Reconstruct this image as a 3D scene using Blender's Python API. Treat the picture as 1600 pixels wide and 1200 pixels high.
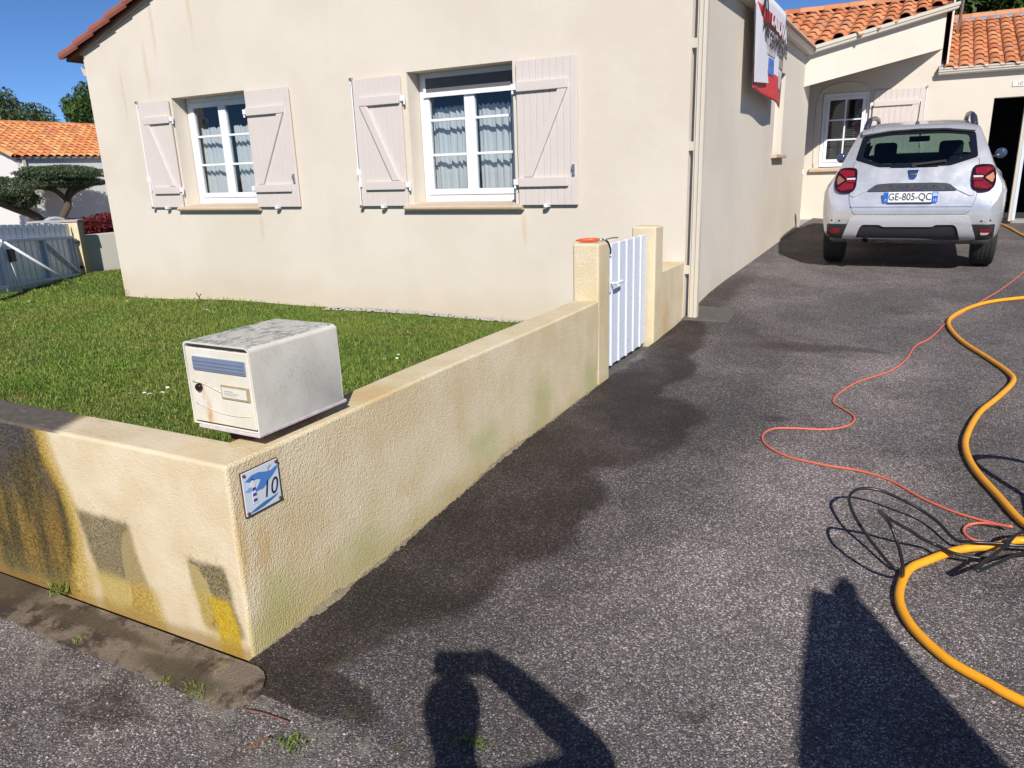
import bpy, bmesh, math, random
import numpy as np
from mathutils import Vector, Matrix
from mathutils.bvhtree import BVHTree
from mathutils.geometry import delaunay_2d_cdt

for o in list(bpy.data.objects):
    bpy.data.objects.remove(o, do_unlink=True)
scene = bpy.context.scene
COL = scene.collection
R = math.radians
random.seed(7)
rng = np.random.default_rng(7)

# ------------------------------------------------------------------ camera
cam_d = bpy.data.cameras.new('camera')
cam = bpy.data.objects.new('camera', cam_d)
COL.objects.link(cam)
scene.camera = cam
CZ = 1.52
yaw, pit, rol = 0.50277, 0.28211, -0.033424
F = Vector((-math.sin(yaw) * math.cos(pit), math.cos(yaw) * math.cos(pit), -math.sin(pit)))
r0 = F.cross(Vector((0, 0, 1))).normalized()
u0 = r0.cross(F)
rr = math.cos(rol) * r0 + math.sin(rol) * u0
uu = -math.sin(rol) * r0 + math.cos(rol) * u0
mw = Matrix((rr, uu, -F)).transposed().to_4x4()
mw.translation = (0, 0, CZ)
cam.matrix_world = mw
cam_d.sensor_width = 36
cam_d.lens = 36 * 1157.4 / 1600
cam_d.clip_start = 0.02
cam_d.clip_end = 3000

# ------------------------------------------------------------------ sky, sun, exposure
SUN_EL, SUN_AZ = 36.0, 147.0          # azimuth clockwise from +Y
world = bpy.data.worlds.new('World')
scene.world = world
world.use_nodes = True
wn = world.node_tree
wn.nodes.clear()
sky = wn.nodes.new('ShaderNodeTexSky')
sky.sky_type = 'NISHITA'
sky.sun_disc = False
sky.sun_elevation = R(SUN_EL)
sky.sun_rotation = R(SUN_AZ)
sky.air_density = 1.0
sky.dust_density = 0.0
sky.altitude = 4500
sky.ozone_density = 9.0
bg = wn.nodes.new('ShaderNodeBackground')
bg.inputs['Strength'].default_value = 0.09
wo = wn.nodes.new('ShaderNodeOutputWorld')
wn.links.new(sky.outputs[0], bg.inputs[0])
wn.links.new(bg.outputs[0], wo.inputs[0])
sun_d = bpy.data.lights.new('sun', 'SUN')
sun_d.energy = 5.0
sun_d.angle = R(0.5)
sun_d.color = (1.0, 0.95, 0.875)
sun = bpy.data.objects.new('sun', sun_d)
COL.objects.link(sun)
to_sun = Vector((math.sin(R(SUN_AZ)) * math.cos(R(SUN_EL)), math.cos(R(SUN_AZ)) * math.cos(R(SUN_EL)), math.sin(R(SUN_EL))))
sun.rotation_euler = (-to_sun).to_track_quat('-Z', 'Y').to_euler()
sun.location = (6, -10, 12)
vs = scene.view_settings
vs.view_transform = 'Standard'
vs.look = 'None'
vs.exposure = 0.24
vs.gamma = 1.0
vs.use_curve_mapping = False
scene.render.engine = 'CYCLES'
scene.cycles.max_bounces = 6
scene.cycles.transparent_max_bounces = 12


# ------------------------------------------------------------------ helpers
def put(o, parent=None):
    COL.objects.link(o)
    if parent is not None:
        o.parent = parent
        if parent.type == 'EMPTY' and not parent.get('_local'):
            o.matrix_parent_inverse = Matrix.Translation(-Vector(parent.location))
    return o


def tag(o, label, cat=None, group=None):
    o['label'] = label
    if cat:
        o['category'] = cat
    if group:
        o['group'] = group
    return o


def thing(name, label, cat, loc=(0, 0, 0), group=None, rot=None):
    o = bpy.data.objects.new(name, None)
    o.empty_display_size = 0.1
    COL.objects.link(o)
    o.location = loc
    if rot is not None:
        o.rotation_euler = rot
        o['_local'] = 1
    return tag(o, label, cat, group)


class MB:
    def __init__(s):
        s.v, s.f = [], []

    def add(s, vs, fs):
        n = len(s.v)
        s.v += [tuple(p) for p in vs]
        s.f += [tuple(i + n for i in q) for q in fs]
        return s

    def box(s, a, b):
        x0, y0, z0 = a
        x1, y1, z1 = b
        return s.add([(x0, y0, z0), (x1, y0, z0), (x1, y1, z0), (x0, y1, z0), (x0, y0, z1), (x1, y0, z1), (x1, y1, z1), (x0, y1, z1)],
                     [(3, 2, 1, 0), (4, 5, 6, 7), (0, 1, 5, 4), (1, 2, 6, 5), (2, 3, 7, 6), (3, 0, 4, 7)])

    def prism(s, poly, off):
        """closed 3-D polygon extruded by a vector"""
        n = len(poly)
        off = Vector(off)
        a = [Vector(p) for p in poly]
        b = [p + off for p in a]
        nrm = sum(((a[i] - a[0]).cross(a[(i + 1) % n] - a[0]) for i in range(1, n - 1)), Vector())
        fl = nrm.dot(off) > 0
        fs = [tuple(range(n))[::-1] if fl else tuple(range(n)), tuple(range(n, 2 * n)) if fl else tuple(range(n, 2 * n))[::-1]]
        for i in range(n):
            j = (i + 1) % n
            fs.append((i, j, n + j, n + i) if fl else (j, i, n + i, n + j))
        return s.add(a + b, fs)

    def bar(s, p, q, w, h, up=(0, 0, 1)):
        p, q = Vector(p), Vector(q)
        d = (q - p).normalized()
        x = d.cross(Vector(up)).normalized()
        y = x.cross(d)
        c = [p - x * w / 2 - y * h / 2, p + x * w / 2 - y * h / 2, p + x * w / 2 + y * h / 2, p - x * w / 2 + y * h / 2]
        return s.prism(c, q - p)

    def sweep(s, prof, p, q, ax, up):
        """2-D profile [(a,b)] along p->q with axes ax, up"""
        ax, up = Vector(ax), Vector(up)
        return s.prism([Vector(p) + ax * a + up * b for a, b in prof], Vector(q) - Vector(p))

    def tube(s, pts, r, n=8, caps=True):
        P = [Vector(p) for p in pts]
        m = len(P)
        rs = r if isinstance(r, (list, tuple)) else [r] * m
        t = (P[1] - P[0]).normalized()
        a = t.orthogonal().normalized()
        vs = []
        for i in range(m):
            t2 = (P[min(i + 1, m - 1)] - P[max(i - 1, 0)]).normalized()
            a = (a - t2 * a.dot(t2)).normalized()
            b = t2.cross(a)
            for k in range(n):
                an = 2 * math.pi * k / n
                vs.append(P[i] + (a * math.cos(an) + b * math.sin(an)) * rs[i])
        fs = []
        for i in range(m - 1):
            for k in range(n):
                k2 = (k + 1) % n
                fs.append((i * n + k, i * n + k2, (i + 1) * n + k2, (i + 1) * n + k))
        if caps:
            fs.append(tuple(range(n))[::-1])
            fs.append(tuple((m - 1) * n + k for k in range(n)))
        return s.add(vs, fs)

    def lathe(s, c, prof, ax=(0, 0, 1), n=20):
        """profile [(radius, along)]"""
        ax = Vector(ax).normalized()
        a = ax.orthogonal().normalized()
        b = ax.cross(a)
        c = Vector(c)
        vs, fs = [], []
        for r_, h in prof:
            for k in range(n):
                an = 2 * math.pi * k / n
                vs.append(c + ax * h + (a * math.cos(an) + b * math.sin(an)) * max(r_, 1e-4))
        for i in range(len(prof) - 1):
            for k in range(n):
                k2 = (k + 1) % n
                fs.append((i * n + k, i * n + k2, (i + 1) * n + k2, (i + 1) * n + k))
        fs.append(tuple(range(n))[::-1])
        fs.append(tuple((len(prof) - 1) * n + k for k in range(n)))
        return s.add(vs, fs)

    def mesh(s, name):
        me = bpy.data.meshes.new(name)
        me.from_pydata(s.v, [], s.f)
        me.validate()
        return me

    def build(s, name, mat, parent=None, smooth=False, bevel=0.0, segs=2):
        me = s.mesh(name)
        me.materials.append(mat)
        if smooth:
            me.shade_smooth()
        o = bpy.data.objects.new(name, me)
        put(o, parent)
        if bevel:
            b = o.modifiers.new('bevel', 'BEVEL')
            b.width = bevel
            b.segments = segs
            b.limit_method = 'ANGLE'
            b.angle_limit = R(40)
            b.harden_normals = False
            if not smooth:
                me.shade_smooth()
                w = o.modifiers.new('wn', 'WEIGHTED_NORMAL')
        return o


def inst(name, me, parent, mtx):
    o = bpy.data.objects.new(name, me)
    put(o, parent)
    o.matrix_basis = mtx
    return o


def catmull(P, k=6):
    P = [Vector(p) for p in P]
    out = []
    for i in range(len(P) - 1):
        a, b, c, d = P[max(i - 1, 0)], P[i], P[i + 1], P[min(i + 2, len(P) - 1)]
        for j in range(k):
            t = j / k
            out.append(0.5 * ((2 * b) + (c - a) * t + (2 * a - 5 * b + 4 * c - d) * t * t + (3 * b - a - 3 * c + d) * t ** 3))
    out.append(P[-1])
    return out


def text_mesh(body, size, shear=0.0, extrude=0.0, sx=1.0, bold=0.0):
    cu = bpy.data.curves.new('txt', 'FONT')
    cu.body = body
    cu.size = size
    cu.shear = shear
    cu.extrude = extrude
    cu.offset = bold
    cu.align_x = 'CENTER'
    cu.align_y = 'CENTER'
    o = bpy.data.objects.new('txt', cu)
    COL.objects.link(o)
    dg = bpy.context.evaluated_depsgraph_get()
    me = bpy.data.meshes.new_from_object(o.evaluated_get(dg))
    bpy.data.objects.remove(o, do_unlink=True)
    if sx != 1.0:
        for v in me.vertices:
            v.co.x *= sx
    return me


def letters(name, body, size, mat, parent, origin, ax, ay, **kw):
    me = text_mesh(body, size, **kw)
    me.materials.clear()
    me.materials.append(mat)
    ax, ay = Vector(ax).normalized(), Vector(ay).normalized()
    m = Matrix((ax, ay, ax.cross(ay))).transposed().to_4x4()
    m.translation = origin
    return inst(name, me, parent, m)


# ------------------------------------------------------------------ node helpers
class NT:
    def __init__(s, name):
        s.m = bpy.data.materials.new(name)
        s.m.use_nodes = True
        s.t = s.m.node_tree
        s.t.nodes.clear()
        s.out = s.t.nodes.new('ShaderNodeOutputMaterial')

    def n(s, typ, ins=None, **props):
        nd = s.t.nodes.new('ShaderNode' + typ)
        for k, v in props.items():
            setattr(nd, k, v)
        for k, v in (ins or {}).items():
            if isinstance(v, bpy.types.NodeSocket):
                s.t.links.new(v, nd.inputs[k])
            else:
                nd.inputs[k].default_value = v
        return nd

    def math(s, op, a, b=0.0, c=0.0, clamp=False):
        return s.n('Math', {0: a, 1: b, 2: c}, operation=op, use_clamp=clamp).outputs[0]

    def pos(s):
        return s.n('NewGeometry').outputs['Position']

    def noise(s, vec, scale, detail=3.0, rough=0.55, col=False, dist=0.0):
        nd = s.n('TexNoise', {'Vector': vec, 'Scale': scale, 'Detail': detail, 'Roughness': rough, 'Distortion': dist})
        return nd.outputs['Color' if col else 'Fac']

    def ramp(s, fac, stops):
        nd = s.n('ValToRGB', {'Fac': fac})
        e = nd.color_ramp.elements
        while len(e) < len(stops):
            e.new(0.5)
        for i, (p, c) in enumerate(stops):
            e[i].position = p
            e[i].color = (*c, 1) if len(c) == 3 else c
        return nd.outputs['Color']

    def mr(s, v, a, b, c=0.0, d=1.0):
        return s.n('MapRange', {'Value': v, 'From Min': a, 'From Max': b, 'To Min': c, 'To Max': d}, interpolation_type='SMOOTHSTEP').outputs[0]

    def mix(s, f, a, b, mode='MIX'):
        nd = s.n('Mix', data_type='RGBA', blend_type=mode)
        for i, v in ((0, f), (6, a), (7, b)):
            if isinstance(v, bpy.types.NodeSocket):
                s.t.links.new(v, nd.inputs[i])
            else:
                if i and len(v) == 3:
                    v = (*v, 1)
                nd.inputs[i].default_value = v
        return nd.outputs[2]

    def scale(s, vec, k):
        return s.n('VectorMath', {0: vec, 1: k}, operation='MULTIPLY').outputs[0]

    def warp(s, vec, scale, amt):
        c = s.noise(vec, scale, 3, 0.6, col=True)
        c = s.n('VectorMath', {0: c, 1: (0.5, 0.5, 0.5)}, operation='SUBTRACT').outputs[0]
        c = s.scale(c, (amt, amt, amt))
        return s.n('VectorMath', {0: vec, 1: c}, operation='ADD').outputs[0]

    def xyz(s, vec):
        nd = s.n('SeparateXYZ', {0: vec})
        return nd.outputs[0], nd.outputs[1], nd.outputs[2]

    def blob(s, vec, c, rad, rot=0.0, e0=0.85, e1=1.1):
        """1 inside the ellipse at c with radii rad (a large z radius makes it 2-D)"""
        mp = s.n('Mapping', {'Vector': vec, 'Location': c, 'Rotation': (0, 0, rot), 'Scale': rad}, vector_type='TEXTURE')
        ln = s.n('VectorMath', {0: mp.outputs[0]}, operation='LENGTH').outputs['Value']
        return s.mr(ln, e0, e1, 1.0, 0.0)

    def blobs(s, vec, lst, **kw):
        m = None
        for b in lst:
            k = s.blob(vec, *b, **kw)
            m = k if m is None else s.math('MAXIMUM', m, k)
        return m

    def rect(s, u, w, u0, u1, w0, w1, soft=0.01):
        a = s.mr(u, u0 - soft, u0 + soft)
        b = s.mr(u, u1 - soft, u1 + soft, 1, 0)
        c = s.mr(w, w0 - soft, w0 + soft)
        d = s.mr(w, w1 - soft, w1 + soft, 1, 0)
        return s.math('MULTIPLY', s.math('MULTIPLY', a, b), s.math('MULTIPLY', c, d))

    def bump(s, h, dist, strength=1.0, prev=None):
        ins = {'Height': h, 'Distance': dist, 'Strength': strength}
        if prev is not None:
            ins['Normal'] = prev
        return s.n('Bump', ins).outputs[0]

    def done(s, base, rough=0.7, normal=None, metal=0.0, spec=0.5, coat=0.0, emit=None, trans=None, sheen=0.0):
        b = s.n('BsdfPrincipled')
        def setv(k, v):
            if isinstance(v, bpy.types.NodeSocket):
                s.t.links.new(v, b.inputs[k])
            elif k == 'Base Color':
                b.inputs[k].default_value = (*v, 1) if len(v) == 3 else v
            else:
                b.inputs[k].default_value = v
        setv('Base Color', base)
        setv('Roughness', rough)
        setv('Metallic', metal)
        setv('Specular IOR Level', spec)
        setv('Coat Weight', coat)
        b.inputs['Coat Roughness'].default_value = 0.04
        if normal is not None:
            setv('Normal', normal)
        sh = b.outputs[0]
        if trans:
            tr = s.n('BsdfTranslucent', {'Color': base if isinstance(base, bpy.types.NodeSocket) else (*base, 1)})
            sh = s.n('MixShader', {0: trans, 1: sh, 2: tr.outputs[0]}).outputs[0]
        s.t.links.new(sh, s.out.inputs[0])
        return s.m


MATS = {}


def simple(name, col, rough=0.6, metal=0.0, spec=0.5, coat=0.0, var=0.08, vscale=6.0, bump=0.0, bscale=200.0):
    """plain surface with slight wear so that it is never flat"""
    if name in MATS:
        return MATS[name]
    t = NT(name)
    p = t.n('TexCoord').outputs['Object']
    f = t.noise(p, vscale, 4, 0.6)
    c = t.mix(f, tuple(x * (1 - var) for x in col), tuple(min(1, x * (1 + var)) for x in col))
    nrm = t.bump(t.noise(p, bscale, 2), bump) if bump else None
    rg = t.mr(t.noise(p, vscale * 3, 3), 0.3, 0.7, max(rough - 0.06, 0.02), min(rough + 0.06, 1))
    MATS[name] = t.done(c, rg, nrm, metal, spec, coat)
    return MATS[name]


def glass_mat(name, tint=(0.8, 0.85, 0.83), clear=0.85):
    t = NT(name)
    fc = t.n('LayerWeight', {'Blend': 0.5}).outputs['Facing']
    fr = t.math('MULTIPLY_ADD', t.math('POWER', fc, 5.0), 0.95, 0.045, True)
    tr = t.n('BsdfTransparent', {'Color': (*[c * clear for c in tint], 1)}).outputs[0]
    gl = t.n('BsdfGlossy', {'Color': (0.95, 0.97, 1, 1), 'Roughness': 0.015}).outputs[0]
    t.t.links.new(t.n('MixShader', {0: fr, 1: tr, 2: gl}).outputs[0], t.out.inputs[0])
    return t.m


# ------------------------------------------------------------------ surface materials
def mat_render(name='cream_render'):
    t = NT(name)
    p = t.pos()
    x, y, z = t.xyz(p)
    c = t.mix(t.mr(t.noise(p, 0.9, 4), 0.35, 0.65), (0.635, 0.572, 0.485), (0.68, 0.618, 0.53))
    c = t.mix(t.math('MULTIPLY', t.mr(t.noise(t.scale(p, (7, 7, 0.35)), 1.0, 3), 0.5, 0.75), 0.05), c, (0.55, 0.46, 0.34))
    st = t.blobs(t.warp(p, 2.0, 0.1), [((-8.5, 6.48, 2.85), (0.05, 9, 0.42)), ((-8.28, 6.48, 3.3), (0.04, 9, 0.5)), ((-7.62, 6.48, 3.5), (0.04, 9, 0.55)),
                                       ((-9.0, 6.48, 2.6), (0.035, 9, 0.4)), ((-6.88, 6.48, 0.95), (0.035, 9, 0.22)), ((-3.36, 6.48, 0.95), (0.04, 9, 0.2))], e0=0.2, e1=1.1)
    c = t.mix(t.math('MULTIPLY', st, 0.34), c, (0.52, 0.37, 0.20))
    low = t.mr(t.math('ADD', z, t.math('MULTIPLY', t.noise(p, 2.4, 4), -0.55)), -0.22, 0.22, 1, 0)
    c = t.mix(t.math('MULTIPLY', low, 0.32), c, (0.52, 0.40, 0.25))
    n = t.bump(t.noise(p, 190, 3, 0.65), 0.0042)
    n = t.bump(t.noise(p, 5, 2), 0.006, 0.5, n)
    return t.done(c, 0.9, n, spec=0.25)


def mat_drive_wall():
    """rough yellow render: green and orange growth towards the foot, clean patches"""
    t = NT('yellow_rough_render')
    p = t.pos()
    x, y, z = t.xyz(p)
    c = t.mix(t.mr(t.noise(p, 3.0, 4, 0.6), 0.35, 0.65), (0.62, 0.515, 0.325), (0.69, 0.60, 0.43))
    st = t.mr(t.noise(t.scale(p, (3, 3, 0.7)), 1.6, 4), 0.48, 0.7)
    c = t.mix(t.math('MULTIPLY', st, 0.28), c, (0.53, 0.38, 0.18))
    g = t.blobs(t.warp(p, 4, 0.25), [((-1.79, 1.55, 0.10), (9, 0.14, 0.22)), ((-1.79, 2.02, 0.12), (9, 0.20, 0.15)), ((-1.79, 2.95, 0.22), (9, 0.22, 0.14)),
                                     ((-1.79, 3.6, 0.24), (9, 0.2, 0.25)), ((-1.79, 4.3, 0.2), (9, 0.2, 0.18))], e0=0.1, e1=1.15)
    c = t.mix(t.math('MULTIPLY', g, 0.55), c, (0.36, 0.40, 0.14))
    low = t.mr(t.math('ADD', z, t.math('MULTIPLY', t.noise(p, 5, 4), -0.22)), -0.09, 0.10, 1, 0)
    c = t.mix(t.math('MULTIPLY', low, 0.6), c, (0.42, 0.35, 0.13))
    o = t.blobs(t.warp(p, 5, 0.15), [((-1.79, 1.44, 0.40), (9, 0.035, 0.2)), ((-1.79, 1.52, 0.36), (9, 0.05, 0.14)), ((-1.88, 2.2, 0.69), (0.2, 0.16, 0.06)), ((-1.79, 5.95, 0.3), (9, 0.1, 0.3)), ((-1.9, 6.4, 0.75), (0.3, 0.3, 0.1))], e0=0.1, e1=1.2)
    c = t.mix(t.math('MULTIPLY', o, 0.45), c, (0.52, 0.30, 0.07))
    v = t.n('TexVoronoi', {'Vector': t.warp(p, 140, 0.006), 'Scale': 165.0}).outputs['Distance']
    c = t.mix(t.math('MULTIPLY', t.mr(v, 0.35, 0.85), 0.28), c, (0.40, 0.30, 0.15))
    h = t.math('ADD', t.math('MULTIPLY', t.noise(p, 150, 2, 0.5), 1.5), t.math('MULTIPLY', t.noise(p, 55, 3), 0.7))
    return t.done(c, 0.92, t.bump(h, 0.0030, 1.0), spec=0.2)


def mat_street_wall():
    """same render with black and mustard growth, and the swaths a lance has cleaned through it"""
    t = NT('stained_street_render')
    p = t.pos()
    pw = t.warp(t.warp(p, 7, 0.035), 70, 0.022)
    x, y, z = t.xyz(pw)
    c = t.mix(t.mr(t.noise(p, 5, 4), 0.35, 0.65), (0.59, 0.485, 0.315), (0.655, 0.555, 0.395))
    sp = t.mr(t.noise(p, 120, 2), 0.35, 0.7)
    # faint veil of dirt in the lower half
    veil = t.math('MULTIPLY', t.mr(z, 0.05, 0.42, 1, 0), t.mr(t.noise(p, 9, 4), 0.4, 0.7))
    c = t.mix(t.math('MULTIPLY', veil, 0.35), c, (0.42, 0.35, 0.19))
    dark = t.mix(sp, (0.055, 0.043, 0.016), (0.19, 0.145, 0.06))
    must = t.mix(sp, (0.33, 0.205, 0.025), (0.52, 0.37, 0.09))
    # left field of growth: edge bends to the right going down
    edge = t.math('ADD', x, t.mr(z, 0.35, 0.68, 0, 0.085))
    edge = t.math('ADD', edge, t.mr(z, 0.0, 0.3, 0.07, 0.0))
    L = t.mr(edge, -2.64, -2.60, 1, 0)
    lc = t.mix(t.mr(t.noise(t.scale(p, (9, 9, 1.6)), 1.0, 5, 0.65), 0.42, 0.66), t.mix(sp, (0.035, 0.029, 0.013), (0.12, 0.09, 0.035)), t.mix(sp, (0.13, 0.078, 0.014), (0.29, 0.185, 0.05)))
    lc = t.mix(t.math('MULTIPLY', t.mr(z, 0.30, 0.64), t.mr(t.noise(t.scale(p, (6, 6, 2)), 1.5, 4), 0.36, 0.56)), lc, t.mix(sp, (0.035, 0.032, 0.034), (0.10, 0.09, 0.085)))
    lc = t.mix(t.math('MULTIPLY', t.mr(z, 0.18, 0.0), 0.5), lc, t.mix(sp, (0.12, 0.10, 0.04), (0.26, 0.2, 0.08)))
    c = t.mix(L, c, lc)
    # mustard fringe along that edge
    fr = t.math('MULTIPLY', t.mr(edge, -2.68, -2.63), t.mr(edge, -2.60, -2.55, 1, 0))
    c = t.mix(t.math('MULTIPLY', fr, 0.75), c, must)
    fr2 = t.math('MULTIPLY', t.mr(edge, -2.62, -2.58), t.mr(edge, -2.56, -2.47, 1, 0))
    c = t.mix(t.math('MULTIPLY', t.math('MULTIPLY', fr2, t.mr(z, 0.32, 0.05)), 0.75), c, must)
    # two leftover dark windows with mustard feet
    ex = t.math('ADD', x, t.mr(z, 0.0, 0.45, -0.03, 0.03))
    p1 = t.rect(ex, t.math('ADD', z, t.math('MULTIPLY', x, 0.05)), -2.545, -2.275, 0.02, 0.275, 0.02)
    y1 = t.rect(ex, z, -2.575, -2.235, -0.1, 0.145, 0.035)
    p2 = t.rect(ex, z, -1.985, -1.845, 0.06, 0.325, 0.01)
    arc = t.blob(pw, (-2.02, 1.4, 0.17), (0.085, 9, 0.13), e0=0.92, e1=1.03)
    arc1 = t.blob(pw, (-2.30, 1.4, 0.20), (0.08, 9, 0.17), e0=0.9, e1=1.05)
    y2 = t.rect(ex, z, -1.965, -1.86, -0.1, 0.19, 0.018)
    y2b = t.rect(ex, z, -2.03, -1.95, -0.1, 0.2, 0.03)
    top1 = t.rect(ex, z, -2.56, -2.28, 0.02, 0.385, 0.020)
    top2 = t.rect(ex, z, -2.02, -1.845, 0.06, 0.315, 0.017)
    gr = t.mr(t.noise(p, 210, 3, .7), 0.32, 0.56, 0.6, 1.0)
    halo = t.math('MULTIPLY', t.math('MAXIMUM', t.rect(ex, z, -2.54, -2.2, 0.36, 0.47, 0.05), t.rect(ex, z, -2.08, -1.82, 0.12, 0.38, 0.05)), t.mr(t.noise(p, 95, 3, .7), 0.54, 0.68))
    c = t.mix(t.math('MULTIPLY', halo, 0.5), c, (0.30, 0.24, 0.12))
    c = t.mix(t.math('MULTIPLY', top1, t.math('MULTIPLY', gr, 0.92)), c, dark)
    c = t.mix(t.math('MULTIPLY', t.math('MULTIPLY', arc1, top1), 0.55), c, (0.40, 0.31, 0.14))
    c = t.mix(t.math('MULTIPLY', top2, t.math('MULTIPLY', gr, 0.95)), c, dark)
    c = t.mix(t.math('MULTIPLY', t.math('MULTIPLY', arc, top2), 0.75), c, (0.42, 0.33, 0.13))
    c = t.mix(t.math('MULTIPLY', y1, t.math('MULTIPLY', gr, 0.9)), c, must)
    ring = t.math('MULTIPLY', t.blob(pw, (-2.46, 1.4, 0.11), (0.10, 9, 0.12), e0=0.85, e1=1.0), y1)
    c = t.mix(t.math('MULTIPLY', ring, 0.4), c, (0.55, 0.45, 0.20))
    c = t.mix(t.math('MULTIPLY', y2b, 0.5), c, must)
    c = t.mix(t.math('MULTIPLY', y2, 0.97), c, t.mix(sp, (0.40, 0.25, 0.012), (0.54, 0.38, 0.04)))
    low = t.mr(t.math('ADD', z, t.math('MULTIPLY', t.noise(p, 9, 3), -0.05)), -0.02, 0.03, 1, 0)
    c = t.mix(t.math('MULTIPLY', low, 0.6), c, (0.30, 0.18, 0.05))
    # blackened coping on the left, grey scuffs on the clean part
    top = t.math('MULTIPLY', t.mr(t.xyz(p)[2], 0.672, 0.678), t.mr(t.math('ADD', x, t.math('MULTIPLY', t.xyz(p)[1], 0.55)), -1.88, -1.80, 1, 0))
    c = t.mix(top, c, t.mix(t.noise(p, 40, 4), (0.05, 0.045, 0.04), (0.17, 0.145, 0.12)))
    scuff = t.math('MULTIPLY', t.mr(t.noise(t.scale(p, (10, 40, 10)), 1.0, 4), 0.6, 0.72), t.mr(t.xyz(p)[2], 0.66, 0.675))
    c = t.mix(t.math('MULTIPLY', scuff, 0.4), c, (0.28, 0.23, 0.15))
    h = t.math('ADD', t.noise(p, 190, 3, 0.6), t.math('MULTIPLY', t.noise(p, 60, 2), 0.6))
    return t.done(c, 0.92, t.bump(h, 0.0035, 0.8), spec=0.2)


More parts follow.
